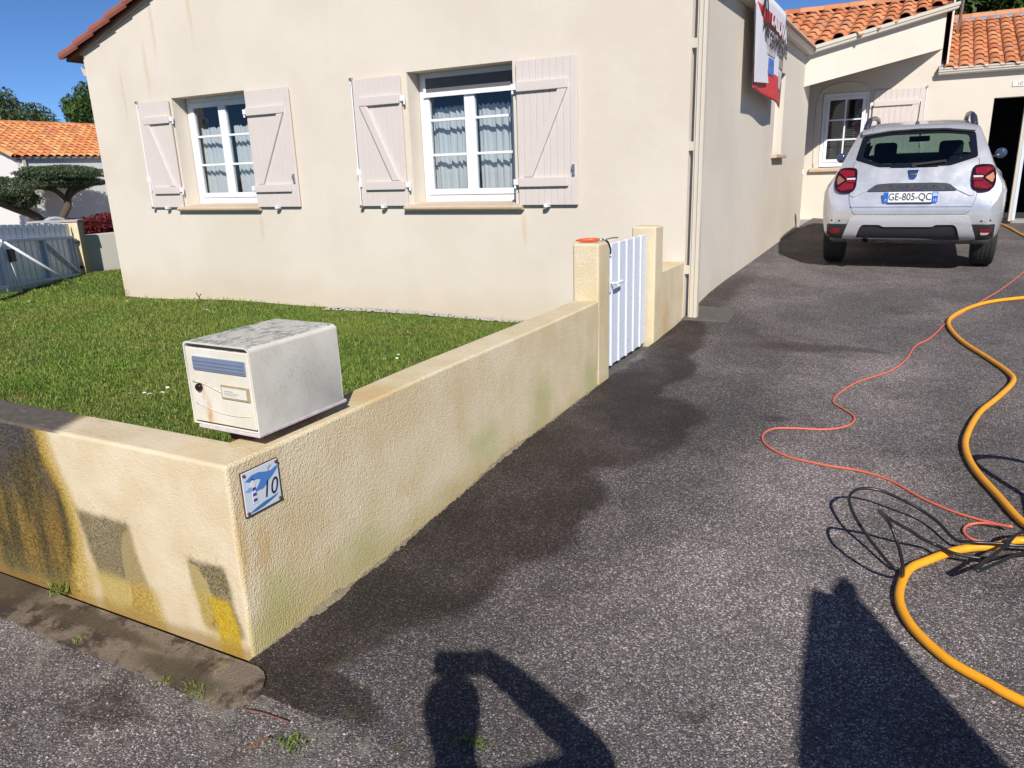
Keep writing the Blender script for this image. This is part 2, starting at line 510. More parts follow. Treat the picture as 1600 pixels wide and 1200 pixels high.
def mat_asphalt(name, street=False):
    t = NT(name)
    p = t.pos()
    pf = t.n('VectorMath', {0: p, 1: (1, 1, 0.2)}, operation='MULTIPLY').outputs[0]
    v1 = t.n('TexVoronoi', {'Vector': t.warp(pf, 120, 0.003), 'Scale': 205.0})
    g1 = t.xyz(v1.outputs['Color'])[0]
    v2 = t.n('TexVoronoi', {'Vector': pf, 'Scale': 420.0})
    g2 = t.xyz(v2.outputs['Color'])[1]
    c = t.ramp(g1, [(0.0, (0.022, 0.021, 0.021)), (0.45, (0.045, 0.041, 0.041)), (0.70, (0.085, 0.078, 0.078)), (0.86, (0.195, 0.178, 0.173)), (1.0, (0.46, 0.43, 0.41))])
    c2 = t.ramp(g2, [(0.0, (0.02, 0.019, 0.019)), (0.6, (0.056, 0.051, 0.051)), (1.0, (0.34, 0.315, 0.30))])
    c = t.mix(0.36, c, c2)
    c = t.mix(1.0, c, (1.5, 1.42, 1.40) if street else (1.14, 1.115, 1.125), 'MULTIPLY')
    # worn pale and dark, damp areas with shapes of their own
    pale = t.mr(t.noise(t.warp(p, 1.0, 0.8), 1.1, 5, 0.65), 0.40, 0.64)
    c = t.mix(t.math('MULTIPLY', pale, 0.62), c, t.mix(1.0, c, (1.95, 1.86, 1.86), 'MULTIPLY'))
    drk = t.mr(t.noise(t.warp(p, 1.3, 0.9), 1.6, 5, 0.65), 0.54, 0.72)
    c = t.mix(t.math('MULTIPLY', drk, 0.6), c, t.mix(1.0, c, (0.52, 0.49, 0.48), 'MULTIPLY'))
    brown = t.mr(t.noise(p, 1.7, 5, 0.65), 0.55, 0.75)
    c = t.mix(t.math('MULTIPLY', brown, 0.5), c, t.mix(0.5, c, (0.12, 0.075, 0.04)))
    rough = 0.86
    if not street:
        pw = t.warp(t.warp(p, 2.2, 0.22), 9.0, 0.05)
        Zr = 9
        damp = t.blobs(pw, [((-1.72, 1.70, 0), (0.30, 0.60, Zr), -0.15), ((-1.66, 2.15, 0), (0.42, 0.55, Zr), -0.1), ((-1.50, 2.55, 0), (0.42, 0.42, Zr), 0.0), ((-1.42, 2.85, 0), (0.34, 0.30, Zr), 0.2),
                            ((-1.68, 3.2, 0), (0.42, 0.80, Zr), 0.0), ((-1.42, 3.65, 0), (0.46, 0.55, Zr), 0.0), ((-1.36, 4.00, 0), (0.42, 0.40, Zr), 0.0), ((-1.62, 4.45, 0), (0.28, 0.50, Zr), 0.0),
                            ((-1.50, 4.95, 0), (0.26, 0.42, Zr), 0.0), ((-1.62, 5.75, 0), (0.24, 0.75, Zr), 0.1), ((-1.55, 1.36, 0), (0.35, 0.10, Zr), 0.0)], e0=0.80, e1=1.05)
        halo = t.blobs(t.warp(p, 1.5, 0.5), [((-1.35, 2.6, 0), (0.75, 1.3, Zr), 0.0), ((-1.1, 4.3, 0), (0.75, 1.2, Zr), 0.2), ((-1.2, 6.0, 0), (0.8, 1.2, Zr), 0.0)], e0=0.4, e1=1.15)
        c = t.mix(t.math('MULTIPLY', halo, 0.55), c, t.mix(1.0, c, (0.58, 0.55, 0.54), 'MULTIPLY'))
        blot = t.blobs(pw, [((-1.70, 7.4, 0), (0.20, 1.5, Zr), -0.05), ((-0.62, 4.20, 0), (0.12, 0.07, Zr), 0.3), ((-0.75, 5.85, 0), (0.5, 0.15, Zr), 0.1), ((-0.35, 5.9, 0), (0.3, 0.1, Zr), -0.2),
                            ((-0.72, 1.72, 0), (0.045, 0.05, Zr), 0.5), ((-0.38, 1.86, 0), (0.04, 0.03, Zr), 0.2), ((-0.30, 1.62, 0), (0.04, 0.03, Zr), 0.2), ((-0.42, 1.80, 0), (0.05, 0.04, Zr), 0.8)], e0=0.3, e1=1.2)
        c = t.mix(t.math('MULTIPLY', t.math('MULTIPLY', damp, t.mr(t.noise(t.warp(p, 3, 0.3), 2.6, 4), 0.3, 0.6, 0.72, 1.0)), 0.98), c, t.mix(1.0, c, (0.30, 0.255, 0.235), 'MULTIPLY'))
        c = t.mix(t.math('MULTIPLY', blot, 0.75), c, t.mix(1.0, c, (0.4, 0.36, 0.33), 'MULTIPLY'))
        salt = t.blobs(t.warp(p, 3, 0.3), [((-1.5, 4.75, 0), (0.16, 0.30, Zr), -0.3), ((-1.72, 5.95, 0), (0.05, 0.35, Zr), -0.1), ((-0.35, 2.3, 0), (0.75, 1.2, Zr), 0.1), ((-0.3, 3.6, 0), (0.6, 1.0, Zr), 0.1), ((-0.2, 5.2, 0), (0.6, 0.8, Zr), 0.1)], e0=0.1, e1=1.1)
        c = t.mix(t.math('MULTIPLY', salt, 0.75), c, t.mix(1.0, c, (1.95, 1.88, 1.87), 'MULTIPLY'))
        moss = t.math('MULTIPLY', t.blobs(p, [((-1.25, 1.45, 0), (0.55, 0.35, Zr), 0.1), ((-1.55, 7.6, 0), (0.35, 1.6, Zr), 0.0)], e0=0.2, e1=1.1), t.mr(t.noise(p, 11, 4), 0.52, 0.7))
        c = t.mix(t.math('MULTIPLY', moss, 0.6), c, (0.10, 0.075, 0.03))
        rough = t.mr(damp, 0, 1, 0.88, 0.66)
    else:
        pl = t.mr(t.noise(t.warp(p, 3, 0.4), 3.2, 5, 0.65), 0.45, 0.72)
        edge = t.math('MULTIPLY', t.mr(t.math('ADD', t.xyz(p)[1], t.math('MULTIPLY', t.noise(p, 6, 4), 0.2)), 1.06, 1.28), 0.8)
        c = t.mix(t.math('MULTIPLY', pl, 0.5), c, t.mix(0.65, c, (0.30, 0.28, 0.25)))
        c = t.mix(t.math('MULTIPLY', t.math('MULTIPLY', edge, 0.75), t.mr(t.noise(t.warp(p, 9, .2), 7, 5, .7), 0.47, 0.66)), c, (0.30, 0.27, 0.225))
        dk = t.mr(t.noise(t.warp(p, 2, 0.4), 2.1, 5, 0.6), 0.5, 0.66)
        c = t.mix(t.math('MULTIPLY', dk, 0.85), c, t.mix(1.0, c, (0.36, 0.33, 0.31), 'MULTIPLY'))
        gm = t.math('MULTIPLY', t.mr(t.noise(p, 14, 4), 0.55, 0.7), t.mr(t.noise(p, 2.3, 3), 0.45, 0.6))
        c = t.mix(t.math('MULTIPLY', gm, 0.5), c, (0.10, 0.075, 0.03))
    h = t.math('ADD', t.math('MULTIPLY', v1.outputs['Distance'], -1.0), t.math('MULTIPLY', v2.outputs['Distance'], -0.4))
    return t.done(c, rough, t.bump(h, 0.0045, 0.9), spec=0.35)


def mat_kerb():
    t = NT('weathered_concrete_kerb')
    p = t.pos()
    c = t.mix(t.noise(p, 140, 3), (0.085, 0.064, 0.046), (0.26, 0.205, 0.155))
    c = t.mix(t.mr(t.noise(t.warp(p, 4, .2), 6, 5, .7), .46, .60), c, t.mix(1.0, c, (.32, .30, .29), 'MULTIPLY'))
    c = t.mix(t.math('MULTIPLY', t.mr(t.noise(t.warp(p, 6, .2), 9, 5, .7), .56, .68), .6), c, (.26, .21, .12))
    d = t.blobs(t.warp(p, 6, 0.12), [((-2.42, 1.30, 0), (0.38, 0.035, 9), 0.05), ((-1.97, 1.26, 0), (0.22, 0.05, 9), 0.0), ((-3.1, 1.3, 0), (0.35, 0.1, 9), 0.0)], e0=0.5, e1=1.2)
    c = t.mix(t.math('MULTIPLY', d, 0.85), c, t.mix(t.noise(p, 160, 2), (0.04, 0.03, 0.02), (0.12, 0.09, 0.055)))
    return t.done(c, 0.9, t.bump(t.noise(p, 170, 3), 0.004), spec=0.2)


def mat_soil(name, a, b, sc=6.0, bmp=0.01):
    t = NT(name)
    p = t.pos()
    c = t.mix(t.mr(t.noise(p, sc, 6, 0.65), 0.3, 0.7), a, b)
    return t.done(c, 0.95, t.bump(t.noise(p, 50, 4), bmp), spec=0.1)


def mat_grass(name, cols, trans=0.35):
    t = NT(name)
    g = t.n('NewGeometry')
    rp = g.outputs['Random Per Island']
    p = g.outputs['Position']
    c = t.ramp(rp, [(0.0, cols[0]), (0.45, cols[1]), (0.8, cols[2]), (1.0, cols[3])])
    c = t.mix(t.mr(t.noise(p, 0.9, 5, 0.65), 0.40, 0.62), c, t.mix(0.6, c, cols[4]))
    c = t.mix(t.math('MULTIPLY', t.mr(t.noise(p, 2.4, 4, 0.65), 0.54, 0.70), 0.7), c, cols[5])
    return t.done(c, 0.55, None, spec=0.25, trans=trans)


def mat_tile(name='terracotta_tile', cols=None):
    t = NT(name)
    r_ = t.n('ObjectInfo').outputs['Random']
    p = t.pos()
    cols = cols or [(0.43, 0.135, 0.06), (0.50, 0.19, 0.085), (0.58, 0.26, 0.13), (0.40, 0.17, 0.10), (0.54, 0.215, 0.09), (0.36, 0.115, 0.055)]
    c = t.ramp(r_, [(i / (len(cols) - 1), k) for i, k in enumerate(cols)])
    c = t.mix(t.mr(t.noise(p, 9, 5, 0.65), 0.5, 0.72), c, t.mix(0.45, c, (0.50, 0.38, 0.27)))
    c = t.mix(t.math('MULTIPLY', t.mr(t.noise(p, 23, 4, 0.7), 0.6, 0.75), 0.5), c, (0.16, 0.10, 0.075))
    return t.done(c, 0.85, t.bump(t.noise(p, 60, 3), 0.003), spec=0.2)


def mat_mailbox():
    t = NT('weathered_ivory_paint')
    p = t.pos()
    x, y, z = t.xyz(p)
    nz = t.xyz(t.n('NewGeometry').outputs['Normal'])[2]
    c = t.mix(t.mr(t.noise(p, 9, 4), 0.35, 0.65), (0.60, 0.575, 0.50), (0.68, 0.65, 0.575))
    # lichen and soot on the lid
    li = t.mr(t.noise(t.warp(t.scale(p, (1.6, 0.7, 1)), 18, 0.05), 34, 6, 0.75), 0.44, 0.60)
    big = t.mr(t.noise(p, 9, 3, 0.6), 0.30, 0.58)
    lid = t.math('MULTIPLY', t.math('MULTIPLY', li, big), t.mr(nz, 0.7, 0.95))
    fine = t.math('MULTIPLY', t.mr(t.noise(t.scale(p, (2.2, 0.8, 1)), 110, 5, 0.75), 0.45, 0.60), t.mr(nz, 0.7, 0.95))
    c = t.mix(t.math('MULTIPLY', fine, 0.55), c, (0.25, 0.255, 0.25))
    c = t.mix(t.math('MULTIPLY', lid, 0.8), c, (0.075, 0.08, 0.08))
    # grey speckle on the long side, washed downward
    spk = t.math('MULTIPLY', t.mr(t.noise(t.scale(p, (1, 1, 0.6)), 190, 4, 0.75), 0.54, 0.68), t.mr(t.noise(p, 6.5, 3), 0.42, 0.62))
    side = t.math('MULTIPLY', t.mr(t.xyz(t.n('NewGeometry').outputs['Normal'])[0], 0.6, 0.9), spk)
    c = t.mix(t.math('MULTIPLY', side, 0.6), c, (0.27, 0.275, 0.26))
    # yellow bloom on the front
    fr = t.math('MULTIPLY', t.mr(t.xyz(t.n('NewGeometry').outputs['Normal'])[1], -0.6, -0.9), t.mr(t.noise(p, 7, 4), 0.35, 0.7))
    c = t.mix(t.math('MULTIPLY', fr, 0.35), c, (0.60, 0.50, 0.33))
    rust = t.blobs(t.warp(p, 25, 0.015), [((-2.035, 1.57, 0.835), (0.012, 9, 0.05)), ((-2.02, 1.57, 0.775), (0.018, 9, 0.09))], e0=0.1, e1=1.2)
    c = t.mix(t.math('MULTIPLY', t.math('MULTIPLY', rust, fr), 1.0), c, (0.50, 0.24, 0.05))
    return t.done(c, 0.5, t.bump(t.noise(p, 130, 2), 0.0006), spec=0.4)


M_RENDER = mat_render()
M_DWALL = mat_drive_wall()
M_SWALL = mat_street_wall()
M_DRIVE = mat_asphalt('driveway_asphalt')
M_STREET = mat_asphalt('street_asphalt', True)
M_KERB = mat_kerb()
M_LAWN = mat_soil('lawn_soil', (0.06, 0.075, 0.022), (0.11, 0.13, 0.035))
M_EARTH = mat_soil('garden_earth', (0.20, 0.17, 0.12), (0.34, 0.29, 0.21))
M_GRASS = mat_grass('grass_blades', [(0.09, 0.18, 0.02), (0.14, 0.25, 0.032), (0.21, 0.32, 0.055), (0.38, 0.37, 0.15), (0.27, 0.31, 0.07), (0.29, 0.25, 0.085)])
M_TILE = mat_tile()
M_TILE_N = mat_tile('orange_terracotta_tile', [(0.60, 0.25, 0.085), (0.52, 0.145, 0.05), (0.64, 0.32, 0.13), (0.62, 0.27, 0.10), (0.42, 0.17, 0.10), (0.58, 0.22, 0.07), (0.66, 0.34, 0.14)])
M_MAIL = mat_mailbox()
M_WHITE = simple('white_pvc', (0.74, 0.76, 0.80), 0.3, var=0.03)
M_GATE = simple('white_gate_paint', (0.66, 0.71, 0.80), 0.32, var=0.03)
M_ALU = simple('white_lacquered_aluminium', (0.66, 0.73, 0.83), 0.25, metal=0.2, var=0.10, vscale=3)
M_SHUT = simple('pinkish_beige_shutter_paint', (0.60, 0.535, 0.50), 0.55, var=0.04, bump=0.0004)
M_GUT = simple('sand_gutter', (0.56, 0.515, 0.43), 0.45, var=0.05)
M_SILL = simple('stone_sill', (0.50, 0.40, 0.29), 0.85, var=0.2, vscale=14, bump=0.002)
M_ZINC = simple('zinc_flashing', (0.42, 0.46, 0.52), 0.45, metal=0.5)
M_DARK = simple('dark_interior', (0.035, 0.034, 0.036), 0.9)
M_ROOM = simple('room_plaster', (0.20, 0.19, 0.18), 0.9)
M_IRON = simple('black_iron', (0.03, 0.03, 0.032), 0.5)
M_STEEL = simple('galvanised_steel', (0.5, 0.52, 0.55), 0.35, metal=0.9)
M_RUST = simple('rusty_steel', (0.12, 0.045, 0.025), 0.8, var=0.4, vscale=40)
M_CURT = simple('white_net_curtain', (0.74, 0.74, 0.73), 0.9, var=0.04)
M_GLASS = glass_mat('window_glass', (0.9, 0.93, 0.95), 0.9)
M_BARK = simple('tree_bark', (0.085, 0.06, 0.042), 0.95, var=0.35, vscale=8, bump=0.02, bscale=25)


# ------------------------------------------------------------------ ground
def hz(y):
    return float(np.interp(y, [-30, -3, 1.4, 2.1, 3.2, 4.66, 6.5, 8, 10, 13.4, 15.2, 30], [-.05, -.05, 0, 0, .085, .115, .17, .235, .28, .38, .40, .40]))


def hdrive(x, y):
    z = hz(y)
    k = min(max((y - 6.2) / 1.2, 0), 1) * min(max((-1.05 - x) / 0.7, 0), 1)
    return z + 0.06 * k


def sheet(name, xs, ys, zf, mat, kind='structure'):
    mb = MB()
    nx = len(xs)
    for y in ys:
        for x in xs:
            mb.v.append((x, y, zf(x, y)))
    for j in range(len(ys) - 1):
        for i in range(nx - 1):
            a = j * nx + i
            mb.f.append((a, a + 1, a + nx + 1, a + nx))
    o = mb.build(name, mat, smooth=True)
    o['kind'] = kind
    return o


def hlawn(x, y):
    t = (x + 9.7) / 7.8
    base = 0.0 + 0.10 * min(max(t, 0), 1) - 0.02 * max(-(x + 9.7), 0)
    return base + 0.012 * math.sin(x * 2.3 + y) + 0.010 * math.sin(y * 3.1 - x)


lin = lambda a, b, n: list(np.linspace(a, b, n))
sheet('ground', [-800, -200, -60, -30, -14, 10, 40, 200, 800], [-800, -200, -40, 0, 20, 60, 200, 800], lambda x, y: -0.55, M_EARTH)
sheet('street', lin(-40, 40, 41), lin(-20, 1.34, 16), lambda x, y: hz(y) - 0.008, M_STREET)
sheet('driveway', lin(-1.79, 7.0, 34), lin(1.30, 15.4, 70), hdrive, M_DRIVE)
sheet('lawn', lin(-13.4, -1.94, 60), lin(1.44, 10.5, 46), hlawn, M_LAWN)

# concrete kerb strip along the foot of the street wall, its end rounded
mb = MB()
top, bot = [], []
for i in range(21):
    x = -7.0 + i * (7.0 - 1.72) / 20
    top.append((x, 1.375 + 0.022 * (x + 1.79), 0.017))
    bot.append((x, 1.205 + 0.022 * (x + 1.79) + 0.006 * math.sin(i * 2.1), 0.000))
for k in range(1, 8):
    a = k / 8 * math.pi
    bot.append((-1.72 + 0.085 * math.sin(a), 1.29 - 0.085 * math.cos(a), 0.004 + 0.012 * k / 8))
ring = top + bot[::-1]
n = len(ring)
mb.v = [Vector(p) for p in ring] + [Vector((p[0], p[1], -0.05)) for p in ring]
mb.f = [tuple(range(n))[::-1]] + [(i, (i + 1) % n, n + (i + 1) % n, n + i) for i in range(n)]
kerb = mb.build('kerb', M_KERB)
kerb['kind'] = 'structure'

# gravel strip at the foot of the facade
mb = MB()
for i in range(2600):
    x = -5.9 + 4.0 * random.random() ** 0.9
    y = 6.47 - 0.17 * random.random() ** 1.2
    s_ = random.uniform(0.006, 0.016)
    z = hlawn(x, y) + 0.012
    pts = [(x + s_ * random.uniform(.6, 1.2) * math.cos(a), y + s_ * random.uniform(.6, 1.2) * math.sin(a), z) for a in (0.3, 2.3, 4.4)]
    mb.add(pts + [(x, y, z + s_)], [(0, 1, 3), (1, 2, 3), (2, 0, 3)])
g = mb.build('gravel', simple('grey_gravel', (0.36, 0.33, 0.30), 0.9, var=0.35, vscale=60))
g['kind'] = 'stuff'
tag(g, 'strip of grey gravel along the foot of the cream facade', 'gravel')


# ------------------------------------------------------------------ grass (uncountable)
def blades(name, xy, h, w, zf, mat, lean=0.6, parent=None):
    n = len(xy)
    az = rng.uniform(0, 2 * np.pi, n)
    ln = rng.uniform(0.1, lean, n)
    la = rng.uniform(0, 2 * np.pi, n)
    hh = h
    base = np.stack([xy[:, 0], xy[:, 1], np.array([zf(a, b) for a, b in xy])], 1)
    wd = np.stack([np.cos(az), np.sin(az), np.zeros(n)], 1) * w[:, None]
    ld = np.stack([np.cos(la), np.sin(la), np.zeros(n)], 1)
    mid = base + ld * (hh * ln * 0.35)[:, None] + np.array([0, 0, 1]) * (hh * 0.6)[:, None]
    tip = base + ld * (hh * ln * 1.1)[:, None] + np.array([0, 0, 1]) * (hh * (1 - 0.25 * ln))[:, None]
    V = np.stack([base - wd, base + wd, mid + wd * .8, mid - wd * .8, tip], 1).reshape(-1, 3)
    me = bpy.data.meshes.new(name)
    me.vertices.add(5 * n)
    me.vertices.foreach_set('co', V.astype(np.float32).ravel())
    idx = (np.arange(n) * 5)[:, None]
    loops = np.concatenate([idx + np.array([[0, 1, 2, 3]]), idx + np.array([[3, 2, 4]])], 1).ravel()
    me.loops.add(7 * n)
    me.loops.foreach_set('vertex_index', loops.astype(np.int32))
    me.polygons.add(2 * n)
    st = (np.arange(n) * 7)[:, None] + np.array([[0, 4]])
    me.polygons.foreach_set('loop_start', st.ravel().astype(np.int32))
    me.update(calc_edges=True)
    me.materials.append(mat)
    o = bpy.data.objects.new(name, me)
    return put(o, parent)


def lawn_pts(n, x0, x1, y0, y1):
    q = np.stack([rng.uniform(x0, x1, n), rng.uniform(y0, y1, n)], 1)
    keep = ~((q[:, 0] > -9.70) & (q[:, 1] > 6.40)) & ~((q[:, 0] > -5.9) & (q[:, 1] > 6.27 + 0.05 * np.sin(q[:, 0] * 9)))
    return q[keep]


A = lawn_pts(95000, -6.5, -1.98, 1.62, 6.46)
B = lawn_pts(62000, -13.3, -6.5, 1.62, 6.46)
C = lawn_pts(14000, -13.3, -9.72, 6.4, 10.2)
Q = np.concatenate([A, B, C])
pat = 0.5 + 0.5 * np.sin(Q[:, 0] * 1.7 + 1.3 * np.sin(Q[:, 1] * 1.1)) * np.cos(Q[:, 1] * 2.1 + np.sin(Q[:, 0] * 2.7))
H = rng.uniform(0.014, 0.042, len(Q)) * (0.7 + 0.6 * pat)
H *= np.where(rng.random(len(Q)) > 0.98, 2.3, 1.0)
H *= 1 + 1.0 * np.exp(-((6.44 - Q[:, 1]) / .06) ** 2) + .9 * np.exp(-((Q[:, 0] + 1.97) / .05) ** 2)
Wd = rng.uniform(0.0016, 0.0034, len(Q)) * (1 + 0.12 * np.maximum(0, -Q[:, 0] - 3))
grass = blades('grass', Q, H, Wd, hlawn, M_GRASS, 1.0)
grass['kind'] = 'stuff'
tag(grass, 'short green lawn between the garden wall and the facade', 'grass')

# broad leaves of clover and dandelion mixed into the lawn
mb = MB()
for i in range(5200):
    x, y = random.uniform(-6, -2.0), random.uniform(1.64, 6.1)
    if math.sin(x * 3.1 + 1) * math.cos(y * 2.3) < -0.1 and random.random() < 0.85:
        continue
    z = hlawn(x, y) + random.uniform(0.015, 0.04)
    s_ = random.uniform(0.007, 0.016)
    a = random.uniform(0, 6.28)
    tl = random.uniform(-0.5, 0.5)
    d, e = Vector((math.cos(a), math.sin(a), tl)), Vector((-math.sin(a), math.cos(a), random.uniform(-.4, .4)))
    c = Vector((x, y, z))
    mb.add([c - d * s_, c + e * s_ * .7, c + d * s_, c - e * s_ * .7], [(0, 1, 2, 3)])
cl = mb.build('clover', mat_grass('clover_leaves', [(0.05, 0.13, 0.02), (0.08, 0.18, 0.03), (0.11, 0.22, 0.04), (0.14, 0.24, 0.06), (0.09, 0.17, 0.03), (0.10, 0.18, 0.04)]))
cl['kind'] = 'stuff'
tag(cl, 'low clover and dandelion leaves mixed through the lawn', 'clover')
mb = MB()
DA = [(-10.19, 5.46), (-8.55, 4.36), (-8.8, 5.9), (-8.84, 5.94), (-7.08, 5.67), (-6.9, 5.65), (-6.81, 5.64), (-6.72, 5.87), (-4.58, 3.1), (-4.55, 3.12), (-4.55, 3.23), (-3.53, 4.49), (-3.54, 4.55), (-4.5, 3.11), (-12.2, 7.3), (-11.6, 7.0), (-11.9, 8.1)]
for x, y in DA:
    for k in range(random.choice((1, 1, 2))):
        c = Vector((x + random.uniform(-.05, .05), y + random.uniform(-.05, .05), hlawn(x, y) + 0.055))
        mb.add([c + Vector((0.013 * math.cos(a), 0.013 * math.sin(a), random.uniform(0, .006))) for a in np.linspace(0, 5.5, 7)], [tuple(range(7))])
d = mb.build('daisies', simple('daisy_white', (0.8, 0.8, 0.76), 0.8))
d['kind'] = 'stuff'
tag(d, 'scattered white daisies in the short lawn', 'daisies')


# ------------------------------------------------------------------ garden wall with pillars
WX = -1.79
gw = thing('garden_wall', 'low yellowish rendered garden wall with two pillars, black growth on its street side', 'wall', (-1.87, 1.5, 0))
zt, zb = 0.68, -0.08
yl = lambda x: 1.42 + 0.030 * (x - WX)
XL = -9.5
v = [(XL, yl(XL), zb), (WX, 1.42, zb), (WX, 4.45, zb), (WX - .17, 4.45, zb), (WX - .17, 1.588, zb), (XL, yl(XL) + .17, zb)]
me = bpy.data.meshes.new('wall')
# extra loops along both runs so that the faces can be made slightly uneven
def wall_run(p, q, n):
    return [Vector(p).lerp(Vector(q), i / n) for i in range(n + 1)]
mb = MB()
fm = []
def uneven(pt):
    x, y, z = pt
    k = 0.0035
    return (x + k * math.sin(y * 5.1 + z * 7.0) * (1 if z < zt - .01 else .5), y + k * math.sin(x * 4.3 + z * 6.0), z + (0.004 * math.sin(x * 3.1 + y * 2.7) if z > zt - .05 else 0))
def strip(P, Qs, mi):
    for i in range(len(P) - 1):
        mb.add([uneven(P[i]), uneven(P[i + 1]), uneven(Qs[i + 1]), uneven(Qs[i])], [(0, 1, 2, 3)])
        fm.append(mi)
zz = [zb, 0.12, 0.35, 0.52, zt]
ns = 40
for a, b in zip(zz[:-1], zz[1:]):
    strip(wall_run((XL, yl(XL), a), (WX, 1.42, a), ns), wall_run((XL, yl(XL), b), (WX, 1.42, b), ns), 0)
    strip(wall_run((WX, 1.42, a), (WX, 4.45, a), ns), wall_run((WX, 1.42, b), (WX, 4.45, b), ns), 1)
    strip(wall_run((WX - .17, 4.45, a), (WX - .17, 1.588, a), ns), wall_run((WX - .17, 4.45, b), (WX - .17, 1.588, b), ns), 1)
    strip(wall_run((WX - .17, 1.588, a), (XL, yl(XL) + .17, a), ns), wall_run((WX - .17, 1.588, b), (XL, yl(XL) + .17, b), ns), 0)
strip(wall_run((XL, yl(XL), zt), (WX, 1.42, zt), ns), wall_run((XL, yl(XL) + .17, zt), (WX - .17, 1.588, zt), ns), 0)
strip(wall_run((WX, 1.42, zt), (WX, 4.45, zt), ns), wall_run((WX - .17, 1.588, zt), (WX - .17, 4.45, zt), ns), 1)
me.from_pydata(mb.v, [], mb.f)
me.materials.append(M_SWALL)
me.materials.append(M_DWALL)
for p, m_ in zip(me.polygons, fm):
    p.material_index = m_
bm = bmesh.new()
bm.from_mesh(me)
bmesh.ops.remove_doubles(bm, verts=bm.verts, dist=0.0008)
bmesh.ops.recalc_face_normals(bm, faces=bm.faces)
bm.to_mesh(me)
bm.free()
me.shade_smooth()
wall = put(bpy.data.objects.new('wall', me), gw)
b = wall.modifiers.new('bevel', 'BEVEL')
b.width, b.segments, b.limit_method, b.angle_limit = 0.014, 3, 'ANGLE', R(50)
wall.modifiers.new('wn', 'WEIGHTED_NORMAL')
MB().box((WX - .178, 4.45, -.05), (WX + .004, 4.65, 1.045)).build('pillar', M_DWALL, gw, bevel=0.016, segs=3)
MB().box((WX - .19, 5.625, -.05), (WX + .004, 5.825, 1.06)).build('pillar', M_DWALL, gw, bevel=0.016, segs=3)
MB().box((WX - .17, 5.825, -.05), (WX - .003, 6.478, 0.69)).build('wall_return', M_DWALL, gw, bevel=0.012, segs=3)
# crumbled edge of the tarmac and mortar along the wall foot
mb = MB()
for i in range(150):
    y = 1.44 + i * 0.0203 + random.uniform(-.005, .005)
    w_ = 0.010 + 0.016 * abs(math.sin(i * 0.13)) * random.random() + (0.018 if 12 < i < 22 else 0)
    z = hz(y)
    hgt = random.uniform(0.006, 0.020) + (0.012 if 12 < i < 20 or 70 < i < 95 else 0)
    mb.add([(WX - .01, y, z - .01), (WX + w_, y, z - .004), (WX + w_, y + .022, z - .004), (WX - .01, y + .022, z - .01), (WX - .01, y, z + hgt), (WX - .01, y + .022, z + hgt * random.uniform(.7, 1.1))],
           [(0, 1, 4), (2, 3, 5), (1, 2, 5, 4)])
mb.build('footing', simple('crumbled_mortar', (0.22, 0.18, 0.12), 0.95, var=0.6, vscale=16, bump=0.006, bscale=90), gw)

# ------------------------------------------------------------------ small gate between the pillars
gt = thing('garden_gate', 'small white ribbed garden gate between the two wall pillars', 'gate', (-1.85, 5.1, .12))
GX = -1.865
ribs = 6
y0, y1 = 4.672, 5.604
pw_ = (y1 - y0) / ribs
for i in range(ribs):
    a = y0 + i * pw_
    MB().box((GX, a + .034, .15), (GX + .016, a + pw_ - .001, 1.005)).build('board', M_GATE, gt, bevel=0.003)
    MB().box((GX - .004, a + .001, .145), (GX + .024, a + .033, 1.010)).build('rib', M_GATE, gt, bevel=0.005)
for z in (.22, .92):
    MB().box((GX - .03, y0, z), (GX - .006, y1, z + .05)).build('cross_rail', M_GATE, gt)
h = MB().tube([(GX + .02, 4.80, .745), (GX + .075, 4.80, .745)], 0.009, 8).tube(catmull([(GX + .072, 4.79, .745), (GX + .074, 4.86, .748), (GX + .068, 4.93, .742)]), [0.011] * 12 + [0.008], 8)
h.build('handle', M_WHITE, gt, smooth=True)
MB().box((GX + .025, 4.782, .68), (GX + .029, 4.815, .77)).build('lock_plate', M_WHITE, gt, bevel=0.002)

# hand tool left on the near pillar
tl = thing('hand_tool', 'orange-red handled hand tool lying on top of the gate pillar', 'tool', (-1.87, 4.56, 1.05))
P = [(-1.965, 4.50, 1.06), (-1.935, 4.51, 1.062), (-1.88, 4.53, 1.063), (-1.83, 4.55, 1.063)]
MB().tube(P, [0.003, 0.011, 0.0135, 0.012], 10).build('handle', simple('orange_red_plastic', (0.72, 0.09, 0.02), 0.4), tl, smooth=True)
MB().tube([(-1.83, 4.55, 1.063), (-1.80, 4.562, 1.064)], 0.008, 8).build('ferrule', M_STEEL, tl, smooth=True)
MB().tube(catmull([(-1.795, 4.57, 1.06), (-1.77, 4.60, 1.068), (-1.745, 4.63, 1.07), (-1.735, 4.66, 1.068)]), 0.0045, 6).build('blade', M_STEEL, tl, smooth=True)
MB().tube(catmull([(-1.812, 4.558, 1.064), (-1.787, 4.60, 1.05), (-1.779, 4.64, 1.0), (-1.782, 4.648, .96)]), 0.006, 6).build('strap', M_IRON, tl, smooth=True)

# ------------------------------------------------------------------ the house
D = 6.48
HL, HR = -9.68, WX
house = thing('house', 'single-storey cream rendered house with pinkish shutters and terracotta roofs', 'house', (-5.7, D, 0))
mb = MB()
xs = [HL, -8.13, -6.90, -4.64, -3.45, HR]
TH = 0.30
for i in range(5):
    a, b_ = xs[i], xs[i + 1]
    if i in (1, 3):
        mb.box((a, D, -.4), (b_, D + TH, 1.16))
        mb.box((a, D, 2.475), (b_, D + TH, 3.12))
    else:
        mb.box((a, D, -.4), (b_, D + TH, 3.12))
XR = (HL + HR) / 2
ZR = 3.12 + 0.328 * (XR - HL)
mb.prism([(HL, D, 3.12), (HR, D, 3.12), (XR, D, ZR)], (0, TH, 0))
